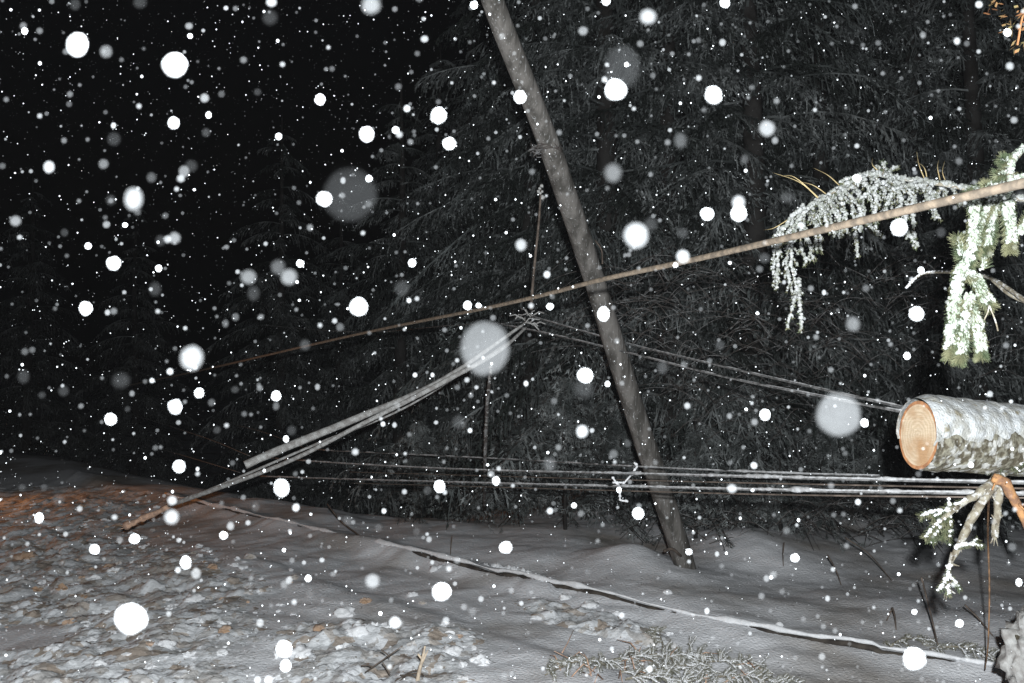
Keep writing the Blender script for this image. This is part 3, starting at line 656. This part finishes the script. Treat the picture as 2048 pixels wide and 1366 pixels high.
# ---------------------------------------------------------------- fallen snow-covered trunk on the ground
t = thing('fallen_tree', LINE[3], 'long thin fallen trunk buried under a ridge of snow across the foreground', 'fallen trunk')
line = curve([Vector((p.x, p.y, gz(p.x, p.y) - .02)) for p in LINE[1:]], 40)
def bury(p):
    px = 1024 + F * p.x / p.y
    return (-.024 if px < 760 else -.008 if px < 1000 else .008 if px < 1750 else -.012) + (.028 if px < 1700 else .012) * noise.noise(p * 2.4)
mb = MB(); mb.tube([p + Vector((0, .0, bury(p))) for p in line], .019, 8, wob=.4); mb.build('stem', mat('dark_gap_bark', (.03, .025, .022), (.07, .06, .05), 14), t)  # bark darkened so the gaps under the snow ridge read black
mb = MB()
mb.tube([Vector((p.x, p.y, p.z + .03 + bury(p) * .7 + .008 * noise.noise(p * 4))) + Vector((.0, .012, 0)) for p in line], [max(.004, .016 + .02 * noise.noise(p * 2.3) + .012 * noise.noise(p * 9)) for p in line], 12, wob=.6, wf=12)
mb.build('snow', M_snow, t)

# ---------------------------------------------------------------- sticks, stems and saplings
def stem(name, pp, r, m, lab, cat, grp=None, snow=0, d=None, wob=.2):
    c = curve(pp, 6); N = len(c); mb = MB(); mb.tube(c, [lerp(r, r * .6, i / (N - 1)) for i in range(N)], 6, wob=wob, wf=40)
    if not snow: return tag(mb.build(name, m), lab, cat, grp)
    t = thing(name, c[0], lab, cat, grp); mb.build('wood', m, t); sn = MB(); snowtube(sn, c, snow, rr, skip=.3); sn.build('snow', M_snow, t); return t
stem('dead_twig', [P(1062, 620, 5.9), P(1068, 540, 5.9), P(1078, 440, 5.9), P(1082, 378, 5.9)], .012, M_darktwig, 'thin reddish stem with a snow tuft beside the leaning pole', 'stem', snow=0)
mb = MB()
for k in range(9): mb.blob(P(1082 + rr.uniform(-6, 6), 380 + rr.uniform(-14, 18), 5.86), rr.uniform(.007, .014), 0, lev=2, amp=.5, seed=k)
tag(mb.build('snow_tuft', M_slender), 'small clump of frosted snow on top of the thin reddish stem', 'snow clump')
c = curve([P(982, 735, 7.2), P(975, 800, 7.2), P(972, 860, 7.2), P(970, 925, 7.2), G(969, 1030) * .72 + P(969, 1000, 7.2) * .28], 6)
t = thing('frosted_sapling', c[-1], 'upright frosted stem standing below the large pale disc of snow', 'stem'); mb = MB(); mb.tube(c, .017, 6, wob=.25); mb.build('wood', M_twig, t); sn = MB(); snowtube(sn, c[:20], .014, rr, skip=.45); sn.build('snow', M_slender, t)
stem('dark_stick', [P(655, 1008, 8), P(680, 1040, 7.8), P(715, 1068, 7.5), P(752, 1092, 7.3)], .008, M_darktwig, 'dark curved stick poking out of snow behind the buried trunk', 'stick')
stem('snowy_stick', [G(868, 1142), G(930, 1133), G(1000, 1138), G(1050, 1146), G(1098, 1162)], .02, M_darktwig, 'snow-topped stick lying beyond the buried trunk', 'stick', snow=.03)
stem('dry_reed', [P(1978, 985, 3.6), P(1976, 1070, 3.7), P(1979, 1180, 3.8), P(1976, 1290, 4.0), P(1970, 1340, 4.2)], .005, M_debris, 'tall thin reddish stem rising below the log branches', 'stem')
gs = 'bare saplings poking out of the snow'
sap = [((1568, 1085), (1566, 1110), (1567, 1140), 'short straight sapling twig right of the pole foot'), ((1655, 1110), (1672, 1140), (1685, 1168), 'slanting thin sapling twig between pole and log'), ((1843, 1155), (1862, 1230), (1880, 1310), 'long bent sapling twig beneath the log branches'),
 ((1785, 1215), (1776, 1235), (1768, 1250), 'left leg of the small forked twig'), ((1785, 1215), (1790, 1235), (1793, 1265), 'right leg of the small forked twig'), ((904, 1072), (902, 1092), (900, 1115), 'tiny upright twig left of the snow-topped stick'), ((1930, 1210), (1960, 1240), (1995, 1290), 'slanting twig right of the long bent sapling'), ((1690, 1075), (1740, 1110), (1790, 1160), 'faint pale twig leaning from the brush')]
for a, b, c2, lab in sap:
    g0 = G(*c2); d = g0.y; stem('sapling', [P(*a, d), P(*b, d), Vector((g0.x, g0.y, gz(g0.x, g0.y) - .03))], .006, M_darktwig, lab, 'sapling', gs)
# brush: tangles of bare arching twigs
def brush(lab, boxes, n, dep, seed, mt, r=.0055):
    q = random.Random(seed); mb = MB()
    for k in range(n):
        x0, y0, x1, y1 = boxes[k % len(boxes)]; x = q.uniform(x0, x1); y = q.uniform(y0, y1); d = dep + q.uniform(-.4, .5)
        a = q.uniform(-.5, .5) + (0 if q.random() < .5 else pi); L_ = q.uniform(60, 190)
        ca, sa = cos(a), sin(a) * .6; b_ = q.uniform(10, 40)
        mb.tube(curve([P(x, y, d), P(x + ca * L_ * .35, y + sa * L_ * .35 - b_, d), P(x + ca * L_ * .7, y + sa * L_ * .7 - b_ * .6, d), P(x + ca * L_, y + sa * L_ + b_ * .5, d)], 4), [lerp(r, r * .4, i / 12) for i in range(13)], 4)
        if q.random() < .6:
            mb.tube([P(x + ca * L_ * .4, y + sa * L_ * .4 - b_, d), P(x + ca * L_ * .6 , y + sa * L_ * .6 - b_ - q.uniform(10, 40), d), P(x + ca * L_ * .9, y - b_ - q.uniform(-20, 40), d)], [r * .7, r * .5, r * .3], 4)
    return tag(mb.build('bare_bush', mt), lab, 'bush', 'bare bushes between the wires and the forest')
brush('tangle of bare arching twigs right of the leaning pole', [(1230, 540, 1560, 720)], 75, 7.4, 2, M_twig)
brush('low bare brush along the forest edge below the wires', [(1400, 990, 1900, 1090)], 80, 7.4, 5, M_twig)
brush('sparse bare twigs behind the snowy bough and log', [(1600, 520, 1980, 760)], 70, 7.2, 9, M_twig, .0045)
brush('bare bush twigs between leaning pole and log end', [(1320, 740, 1760, 900)], 50, 7.8, 12, M_twig, .0045)

# low snow-weighed spruce boughs at the forest edge
def low_bough(px, py, d, n, lab, seed):
    q = random.Random(seed); base = P(px, py, d); g0 = Vector((base.x, base.y, gz(base.x, base.y)))
    t = thing('spruce_sapling', g0, lab, 'young spruce', 'young spruces at the forest edge'); nd = MB(); st = MB()
    H = base.z - g0.z
    st.tube([g0, g0 + Vector((0, 0, H + .1))], [.02, .006], 6)
    for k in range(n):
        a = q.uniform(0, 6.28); z = q.uniform(.12, 1) * H; L_ = (1.05 - z / H) * .75 + .14
        d_ = Vector((cos(a), sin(a), 0)); c = curve([g0 + Vector((0, 0, z)), g0 + Vector((0, 0, z + .06)) + d_ * L_ * .5, g0 + Vector((0, 0, z - L_ * .35)) + d_ * L_], 4)
        st.tube(c, .004, 3)
        for j in range(16):
            f = q.random() * (len(c) - 1.01); i = int(f); p = c[i].lerp(c[i + 1], f - i); e = Vector((q.uniform(-1, 1), q.uniform(-1, 1), q.uniform(-1.2, -.2))).normalized()
            path = [p, p + e * q.uniform(.06, .16)]; needles(nd, path, 16, .035, rr=q, wd=.0035)
    st.build('trunk', M_trunkbg, t); nd.build('crown', M_laden, t, smooth=False)
low_bough(1130, 760, 7.9, 60, 'young drooping spruce left of the leaning pole, above the level wires', 1)
low_bough(1390, 860, 7.6, 45, 'young spruce right of the leaning pole foot', 2)
low_bough(1560, 930, 7.7, 40, 'lowest young spruce midway between pole and log', 3)
low_bough(1760, 900, 7.9, 50, 'young spruce behind and left of the log branches', 4)
low_bough(1960, 930, 7.7, 50, 'young spruce in the dark below the log', 5)
low_bough(1240, 800, 8.4, 60, 'young spruce right behind the middle of the leaning pole', 7)
low_bough(1480, 780, 8.3, 60, 'taller young spruce below the wire pair right of the pole', 8)
low_bough(1660, 820, 8.2, 60, 'young spruce behind the big pale disc left of the log', 9)
low_bough(1040, 850, 8.8, 50, 'young spruce right of the frosted upright stem', 10)
low_bough(830, 850, 9.0, 40, 'faint young spruce left of the frosted upright stem', 6)

# ---------------------------------------------------------------- foreground twigs
mb = MB(); q_ = random.Random(77)
for k in range(2600):
    x = q_.uniform(-3, 3.6); y = q_.uniform(3.8, 7.5)
    if noise.noise(Vector((x * 1.1, y * 1.1, 3))) + q_.uniform(-.25, .25) < .12: continue
    a = q_.uniform(0, 6.28); l = q_.uniform(.006, .03); e = Vector((cos(a), sin(a), q_.uniform(-.1, .3))) * l; p = Vector((x, y, gz(x, y) + .006)); s_ = Vector((-sin(a), cos(a), 0)) * .0022
    mb.quad(p - s_, p + s_, p + e + s_ * .5, p + e - s_ * .5)
tag(mb.build('needle_litter', M_darktwig, smooth=False), 'fallen needles and bits of twig sprinkled over the near snow', 'needle litter', kind='stuff')
def cut_twig():
    t = thing('cut_twig', G(840, 1366), 'pale broken twig with dark side shoots standing at the bottom edge', 'twig'); d = 4.1
    mb = MB(); mb.tube(curve([P(832, 1385, d), P(838, 1345, d), P(846, 1315, d), P(850, 1292, d)], 5), [.012 - .0004 * i for i in range(16)], 8, wob=.3, wf=40)
    mb.tube([P(845, 1320, d), P(836, 1308, d)], .006, 6); mb.tube([P(843, 1330, d), P(856, 1300, d)], [.006, .003], 6); mb.build('stub', mat('peeled_twig', (.6, .5, .38), (.4, .33, .26), 30), t)
    mb = MB()
    for a, b, c in (((730, 1345), (765, 1320), (805, 1292)), ((765, 1325), (772, 1335), (780, 1350)), ((780, 1315), (770, 1305), (762, 1300)), ((795, 1366), (815, 1350), (838, 1345)), ((800, 1350), (825, 1352), (835, 1360)), ((745, 1335), (735, 1330), (722, 1332)), ((790, 1362), (830, 1340), (848, 1352))):
        mb.tube(curve([P(*a, d), P(*b, d), P(*c, d)], 4), .0035, 4)
    mb.build('shoots', M_darktwig, t)
cut_twig()
def ground_bough(lab, x0, y0, x1, y1, wid, seed, n=26, sn_=.5):
    q = random.Random(seed); t = thing('ground_bough', G((x0 + x1) / 2, min(1366, y1)), lab, 'spruce bough', 'spruce boughs dropped on the snow')
    tw, nd, sn = MB(), MB(), MB(); a = G(x0, y0); b = G(x1, y1)
    def gg(p, h): return Vector((p.x, p.y, gz(p.x, p.y) + h))
    path = [gg(a.lerp(b, i / 8), .012 + .03 * sin(pi * i / 8)) for i in range(9)]
    tw.tube(path, [.008 - .0006 * i for i in range(9)], 6)
    dr = (b - a).normalized(); sd = Vector((-dr.y, dr.x, 0))
    for k in range(n):
        f = q.random() * 7.99; i = int(f); p = path[i].lerp(path[i + 1], f - i); s = q.choice((-1, 1)); l = wid * q.uniform(.4, 1)
        e = (dr * q.uniform(.3, .9) + sd * s + Vector((0, 0, q.uniform(-.15, .28)))).normalized()
        c = curve([p, p + e * l * .5, p + e * l + Vector((0, 0, -.04))], 4); tw.tube(c, .0022, 4); needles(nd, c, 150, .019, rr=q, wd=.0008); snowtube(sn, c, .0046, q, skip=sn_ + .1)
        for j in range(3):
            f2 = q.random() * (len(c) - 1.01); z = int(f2); p2 = c[z].lerp(c[z + 1], f2 - z); e2 = (e + sd * q.uniform(-1, 1) + Vector((0, 0, q.uniform(-.2, .3)))).normalized()
            c3 = [p2, p2 + e2 * l * .35]; needles(nd, c3, 60, .018, rr=q, wd=.0008); snowtube(sn, c3, .004, q, skip=sn_ + .15)
    tw.build('twigs', M_barkbare, t); nd.build('needles', M_dullneedle, t, smooth=False); sn.build('snow', M_snow, t)
ground_bough('spruce bough half buried in snow at the bottom right of centre', 1190, 1338, 1400, 1318, .2, 1, 44, .12)
ground_bough('second spruce bough crossing under the half buried one', 1240, 1366, 1500, 1330, .2, 11, 40, .12)
ground_bough('frost covered spruce litter along the very bottom edge', 1250, 1385, 1470, 1395, .2, 8, 40, .1)
ground_bough('spruce tip standing up behind the half buried bough', 1330, 1310, 1310, 1268, .1, 2, 10, .3)
ground_bough('frosted spruce twigs at the bottom edge right of the bough', 1430, 1362, 1580, 1384, .16, 3, 26, .12)
ground_bough('dark spruce twig lying under the brightest low snowflake', 1780, 1305, 1850, 1290, .09, 4, 10, .4)
ground_bough('frosted sprig beyond the buried trunk end at lower right', 1860, 1312, 1990, 1330, .13, 14, 24, .1)
ground_bough('spruce sprig beside the buried trunk left of the bough', 1215, 1345, 1090, 1376, .12, 5, 20, .15)
mb = MB(); q_ = random.Random(5)
for k in range(26):
    g_ = G(q_.uniform(1120, 1540), q_.uniform(1310, 1385)); a = q_.uniform(0, 6.28); l = q_.uniform(.06, .2); z_ = gz(g_.x, g_.y); e = Vector((cos(a), sin(a), 0))
    mb.tube([Vector((g_.x, g_.y, z_)), Vector((g_.x, g_.y, z_ + q_.uniform(.02, .07))) + e * l * .5, Vector((g_.x, g_.y, z_ + q_.uniform(.0, .1))) + e * l], [.004, .003, .0015], 5)
tag(mb.build('broken_twigs', M_broken), 'loose pale broken twigs tangled in the spruce boughs at the bottom', 'broken twigs', kind='stuff')
mb = MB(); vs_, fs_ = ICO[4]; cc = P(2062, 1315, 3.45)
for q in vs_: k = 1 + .45 * noise.noise(q * 2.3) + .3 * noise.noise(q * 6) + .2 * noise.noise(q * 14); mb.v.append(cc + Vector((q.x * .1 * k, q.y * .1 * k, q.z * .17 * k)))
for f in fs_: mb.f.append(f); mb.m.append(0)
t = thing('snowy_stump', P(2050, 1330, 3.4), 'frosted grey stump rising in the lower right corner', 'stump'); mb.build('frost', M_slender, t)
mb = MB(); mb.tube([Vector((P(2060, 1300, 3.45).x, 3.47, -.05)), P(2055, 1270, 3.45)], .05, 10, wob=.4); mb.build('wood', M_bark, t)

# ---------------------------------------------------------------- falling snow
K = FLASH * .84 / (4 * pi * pi)
def Lr(d): return K / (2.2 + d * d)
flakes = [(155,90,46,1),(212,103,30,.5),(349,130,50,1),(49,62,16,.9),(640,199,22,1),(347,246,26,1),(409,196,22,.6),(515,184,18,.15),(443,188,16,.3),(877,231,36,1),(814,217,16,.8),(733,269,32,.9),(791,260,17,.9),(898,287,27,1),(412,265,22,.25),(228,278,30,.07),(417,230,14,.9),(227,251,14,.8),(557,273,16,.9),(128,281,16,.4),(98,334,27,.8),(207,328,22,.4),(303,355,24,.3),(382,332,30,.1),(368,343,24,.5),(267,398,48,.75),(222,400,24,.15),(648,398,32,1),(738,357,15,.9),(686,361,15,.6),(737,408,18,.3),(700,390,125,.028),(31,442,26,.55),(213,449,18,.5),(250,450,12,.9),(129,465,18,.1),(349,476,30,.55),(321,481,26,.22),(176,492,16,1),(227,527,30,.95),(497,554,36,.5),(556,534,34,.35),(578,554,38,.55),(600,527,16,.9),(507,587,32,.15),(317,537,16,1),(824,526,18,1),(804,576,34,.1),(717,614,38,1),(171,617,28,1),(215,625,14,.6),(310,578,32,.06),(451,647,18,.35),(471,634,18,.35),(680,654,18,.35),(818,601,12,.8),(935,611,18,.9),(957,611,12,.9),(620,455,18,.4),(543,4,24,.8),(948,10,18,.9),(742,10,45,.6),(540,35,36,.16),(452,16,12,.7),(849,78,18,.7),(380,72,12,.9),(378,52,18,.5),(150,9,26,.08),(280,5,30,.12),
(970,697,106,.52),(1678,830,98,.6),(383,716,52,.75),(610,690,26,.25),(1296,33,38,.7),(1166,62,22,.5),(1245,135,90,.12),(1231,180,42,1),(1253,129,10,.9),(1427,190,38,1),(1445,85,16,.6),(1534,257,34,.6),(1550,281,18,.5),(1361,281,34,.3),(1226,346,42,.45),(1489,319,20,.25),(1272,471,60,.8),(1302,448,34,.2),(1414,428,27,1),(1477,405,34,.75),(1477,427,34,1),(1366,513,30,.75),(1351,530,12,.9),(1798,455,36,1),(1042,490,28,.65),(1040,194,26,1),(1094,549,16,.7),(1100,613,15,.9),(1207,628,28,1),(1833,628,32,1),(1706,648,32,.45),(1842,541,16,1),(1529,516,26,.25),(1574,395,30,.08),(1914,82,18,.7),(2015,65,18,1),(1958,9,18,.8),(2028,240,18,.5),(1714,357,18,1),(1365,466,26,.15),(1882,465,22,.12),(1212,2,18,.9),(1450,5,22,.9),(2042,395,30,.25),(1648,585,12,.7),
(1170,751,32,1),(1168,777,48,.12),(1325,735,28,.25),(1440,690,22,.2),(1814,712,16,1),(1215,768,12,.9),(1164,863,30,.85),(1184,861,12,.6),(1052,767,13,.8),(1530,830,24,.9),(1509,844,18,.45),(1459,832,15,.45),(1729,846,18,1),(1099,928,32,.3),(1227,908,20,.35),(1255,887,18,.25),(1508,931,16,.8),(1464,977,22,.7),(1238,980,12,.9),(1716,1004,14,.8),(1276,1027,26,1),(1162,1027,16,.35),(1100,1022,16,.7),(1148,1011,12,.9),(1590,1116,18,1),(1378,1104,14,1),(1434,1108,12,.6),(1523,1192,16,.4),(1533,1157,16,.5),(1175,1144,17,.2),(1414,1222,14,.7),(1655,1197,14,.6),(1829,1224,12,.9),(1919,1247,18,.9),(1893,1258,16,.2),(1828,1318,48,1),(2024,1094,20,.35),(2038,1165,16,.9),(1942,930,13,.9),(1980,788,14,.6),(2022,803,10,.7),(1644,1313,16,.5),(1299,1338,16,.7),
(262,1238,68,1),(568,1298,32,.9),(571,1332,24,.9),(520,1246,18,.6),(790,1245,25,.8),(883,1184,38,1),(745,1162,33,.6),(616,1157,15,.9),(578,1161,18,.6),(392,1147,22,.6),(356,1140,15,.7),(371,1125,25,.95),(269,1078,22,.9),(189,1099,22,.9),(78,1036,20,.9),(343,1034,36,.75),(344,1001,22,.75),(358,933,26,1),(395,938,10,.8),(221,839,24,1),(350,814,32,1),(398,786,20,1),(423,805,18,.3),(304,761,14,.8),(340,743,16,.8),(242,761,40,.18),(127,782,25,.15),(47,753,30,.12),(84,790,18,.1),(264,787,14,.45),(255,818,16,.12),(563,976,34,1),(592,1015,18,.8),(461,1052,20,.6),(447,1071,18,.9),(511,1014,22,.2),(552,792,20,1),(552,812,18,.35),(470,779,18,.2),(572,878,14,.9),(583,861,22,.12),(635,774,14,.5),(434,860,18,.15),(357,845,12,.5),(465,926,14,.3),(617,923,12,.5),(918,844,32,.15),(879,973,25,.95),(992,962,18,.9),(982,948,16,.5),(855,981,20,.1),(696,1041,24,.25),(768,1022,12,.8),(757,1055,18,.15),(833,1063,18,.12),(1011,1095,26,1),(858,1079,14,.5),(766,848,12,.8),(789,850,12,.6),(940,861,12,.8),(872,845,10,.6),(945,1224,18,.35),(892,1240,16,.6),(962,1198,14,.6),(620,1188,20,.12),(117,1000,30,.1),(44,975,18,.15),(88,975,16,.15),(666,1148,14,.35),(644,1120,12,.6),(537,1360,20,.8),(515,1360,16,.7),(830,750,12,.8),(865,750,10,.8)]
UNIQ = {(970,697):'largest pale see-through snowflake, over the slender trunks left of the pole',(1678,830):'large pale see-through snowflake just left of the sawn log end',(700,390):'huge barely visible snowflake ghost in the dark upper left',(1245,135):'large faint snowflake ghost above a bright flake right of the pole top',
(262,1238):'biggest solid white snowflake, over the rubble at lower left',(1272,471):'large bright snowflake just above the tan cable right of the pole',(383,716):'large pale snowflake at the dark left end of the tan cable',(349,130):'brighter and right one of two big white snowflakes at upper left',(155,90):'left one of two big white snowflakes at upper left',
(267,398):'large pale snowflake alone in the dark middle left',(1828,1318):'big white snowflake near the bottom edge below the log',(742,10):'pale snowflake cut by the top edge left of the pole',(1231,180):'bright white snowflake touching the lower edge of the faint ghost',(1226,346):'grey snowflake just right of the leaning pole at mid height',
(1168,777):'faint grey snowflake right under a bright one left of the pole',(242,761):'dim grey snowflake under the far left end of the tan cable',(1427,190):'bright white snowflake before the upper spruces right of the pole',(1798,455):'bright white snowflake before the snowy bough under the cable',(883,1184):'bright snowflake over the buried trunk at bottom centre',
(717,614):'bright white snowflake just above the tan cable left of the pole',(563,976):'bright white snowflake just below the frosted trunks',(877,231):'brightest snowflake in the dark just left of the pole top'}
cam_ap = cd.lens / 15 / 1000
def region(x, y):
    cols = ['at far left', 'at left', 'left of the pole', 'right of the pole', 'at far right']
    c = cols[0 if x < 300 else 1 if x < 640 else 2 if x < (940 + .33 * y) else 3 if x < 1560 else 4]
    r = 'near the top' if y < 230 else 'in upper half' if y < 480 else 'at mid height' if y < 760 else 'by the lower wires' if y < 1010 else 'over snowy ground'
    return r + ' ' + c
ind = []; made = []
for x, y, D, b in flakes:
    d = max(.2, 9.0 / D) if D < 60 else .21
    if b < .5: d *= .9
    ind.append((x, y, D, b, d))
# random flakes through the air; the largest-showing go to the individuals
rs = random.Random(99); rest = []
for k in range(24000):
    u = rs.random(); d = (1.0 ** 3 + u * (11.5 ** 3 - 1.0 ** 3)) ** (1 / 3)
    if k % 7 == 0: d = rs.uniform(1.2, 5.5)
    x = rs.uniform(-120, 2168); y = rs.uniform(-120, 1450); p = P(x, y, d)
    if p.z < gz(p.x, p.y) + .03: continue
    size = .002 + .0046 * rs.random() ** 3; rest.append((size / d, x, y, d, size))
rest.sort(reverse=True); nind = 300 - len(ind)
top, rest = [r for r in rest[:nind]], rest[nind:]
for s, x, y, d, size in top: ind.append((x, y, -size, rs.choice((1, .8, .5, .3)), d))
for i, (x, y, D, b, d) in enumerate(ind):
    p = P(x, y, d)
    if D < 0: dia = -D; Dpx = dia * F / d; alpha = b
    else:
        blur = cam_ap * F * abs(1 / d - 1 / 3.6); Dpx = D; gpx = max(D * .7, D - blur * .5); dia = gpx / F * d
        cov = min(1, (gpx / D) ** 1.2); lin = b ** 2.2 * .95
        alpha = 1 if b >= .9 else 1.15 * lin / Lr(math.dist(p, CAM + Vector((.07, -.05, .14)))) / cov
    mb = MB(); mb.blob((0, 0, 0), dia / 2, 0, (rs.uniform(.84, 1.06), .3, rs.uniform(.9, 1.12)), 3 if Dpx > 18 else 2, .14 if b >= .9 else .08, i * 1.3)
    if b >= .9 and Dpx > 20:
        for k in range(2):
            a = rs.uniform(0, 6.28); mb.blob((cos(a) * dia * .4, 0, sin(a) * dia * .42), dia * .1, 0, (1, 1, 1), 2, .2, k)
    o = mb.build('snowflake', flake_mat(alpha)); o.location = p
    lab = UNIQ.get((x, y)); reg = region(x, y)
    if not lab:
        sz = 'mid-sized' if Dpx >= 24 else 'small' if Dpx >= 12 else 'tiny'; br = 'white' if b >= .75 else 'grey' if b >= .28 else 'faint'
        lab = f'{sz} {br} snowflake falling {reg}'
    tag(o, lab, 'snowflake', 'snowflakes falling ' + reg); made.append((lab, x, y, o))
byl = {}
for q in made: byl.setdefault(q[0], []).append(q)
ORD = {2: ['left one of two', 'right one of two'], 3: ['leftmost of three', 'middle of three', 'rightmost of three'],
       4: ['leftmost of four', 'second from left of four', 'third from left of four', 'rightmost of four']}
for k_ in range(5, 10):
    w5 = {5: 'five', 6: 'six', 7: 'seven', 8: 'eight', 9: 'nine'}[k_]; ORD[k_] = ['leftmost of ' + w5] + [q + ' from left' for q in ('second', 'third', 'fourth', 'fifth', 'sixth', 'seventh', 'eighth')[:k_ - 2]] + ['rightmost of ' + w5]
for lab, qs in byl.items():
    if len(qs) in ORD:
        for w_, q in zip(ORD[len(qs)], sorted(qs, key=lambda q: q[1])): q[3]['label'] = lab.replace(' snowflake falling', ' snowflake,') + ', ' + w_
mb = MB()
for s, x, y, d, size in rest: mb.blob(P(x, y, d), size / 2, 0, (1, 1, rs.uniform(.8, 1.3)), 0, 0)
for k in range(1500):                                # nearer, thinner flakes: dim grey discs of the veil
    d = rs.uniform(.45, 1.6); x = rs.uniform(-50, 2100); y = rs.uniform(-50, 1400); p = P(x, y, d)
    mb.blob(p, rs.uniform(.0012, .0035) * (.6 + .4 * d), rs.choice((1, 1, 2, 2, 3)), (1, .4, 1), 1, .1, k)
tag(mb.build('falling_snow', [flake_mat(.8), flake_mat(.01), flake_mat(.02), flake_mat(.055)]), 'countless tiny white and grey specks of snow filling the night air', 'falling snow', kind='stuff')

# ---------------------------------------------------------------- snowy air
mb = MB(); x0, x1, y0, y1, z0, z1 = -60, 60, -3, 70, -5, 16
mb.v = [Vector(q) for q in ((x0,y0,z0),(x1,y0,z0),(x1,y1,z0),(x0,y1,z0),(x0,y0,z1),(x1,y0,z1),(x1,y1,z1),(x0,y1,z1))]
mb.f = [(0,3,2,1),(4,5,6,7),(0,1,5,4),(1,2,6,5),(2,3,7,6),(3,0,4,7)]; mb.m = [0] * 6
hm = bpy.data.materials.new('snowy_air'); hm.use_nodes = True; hn = hm.node_tree; hn.nodes.remove(hn.nodes['Principled BSDF'])
pv = hn.nodes.new('ShaderNodeVolumePrincipled'); pv.inputs['Density'].default_value = .0007; pv.inputs['Color'].default_value = (.85, .86, .9, 1)
hn.links.new(pv.outputs[0], hn.nodes['Material Output'].inputs['Volume'])
tag(mb.build('haze', hm, smooth=False), kind='stuff')
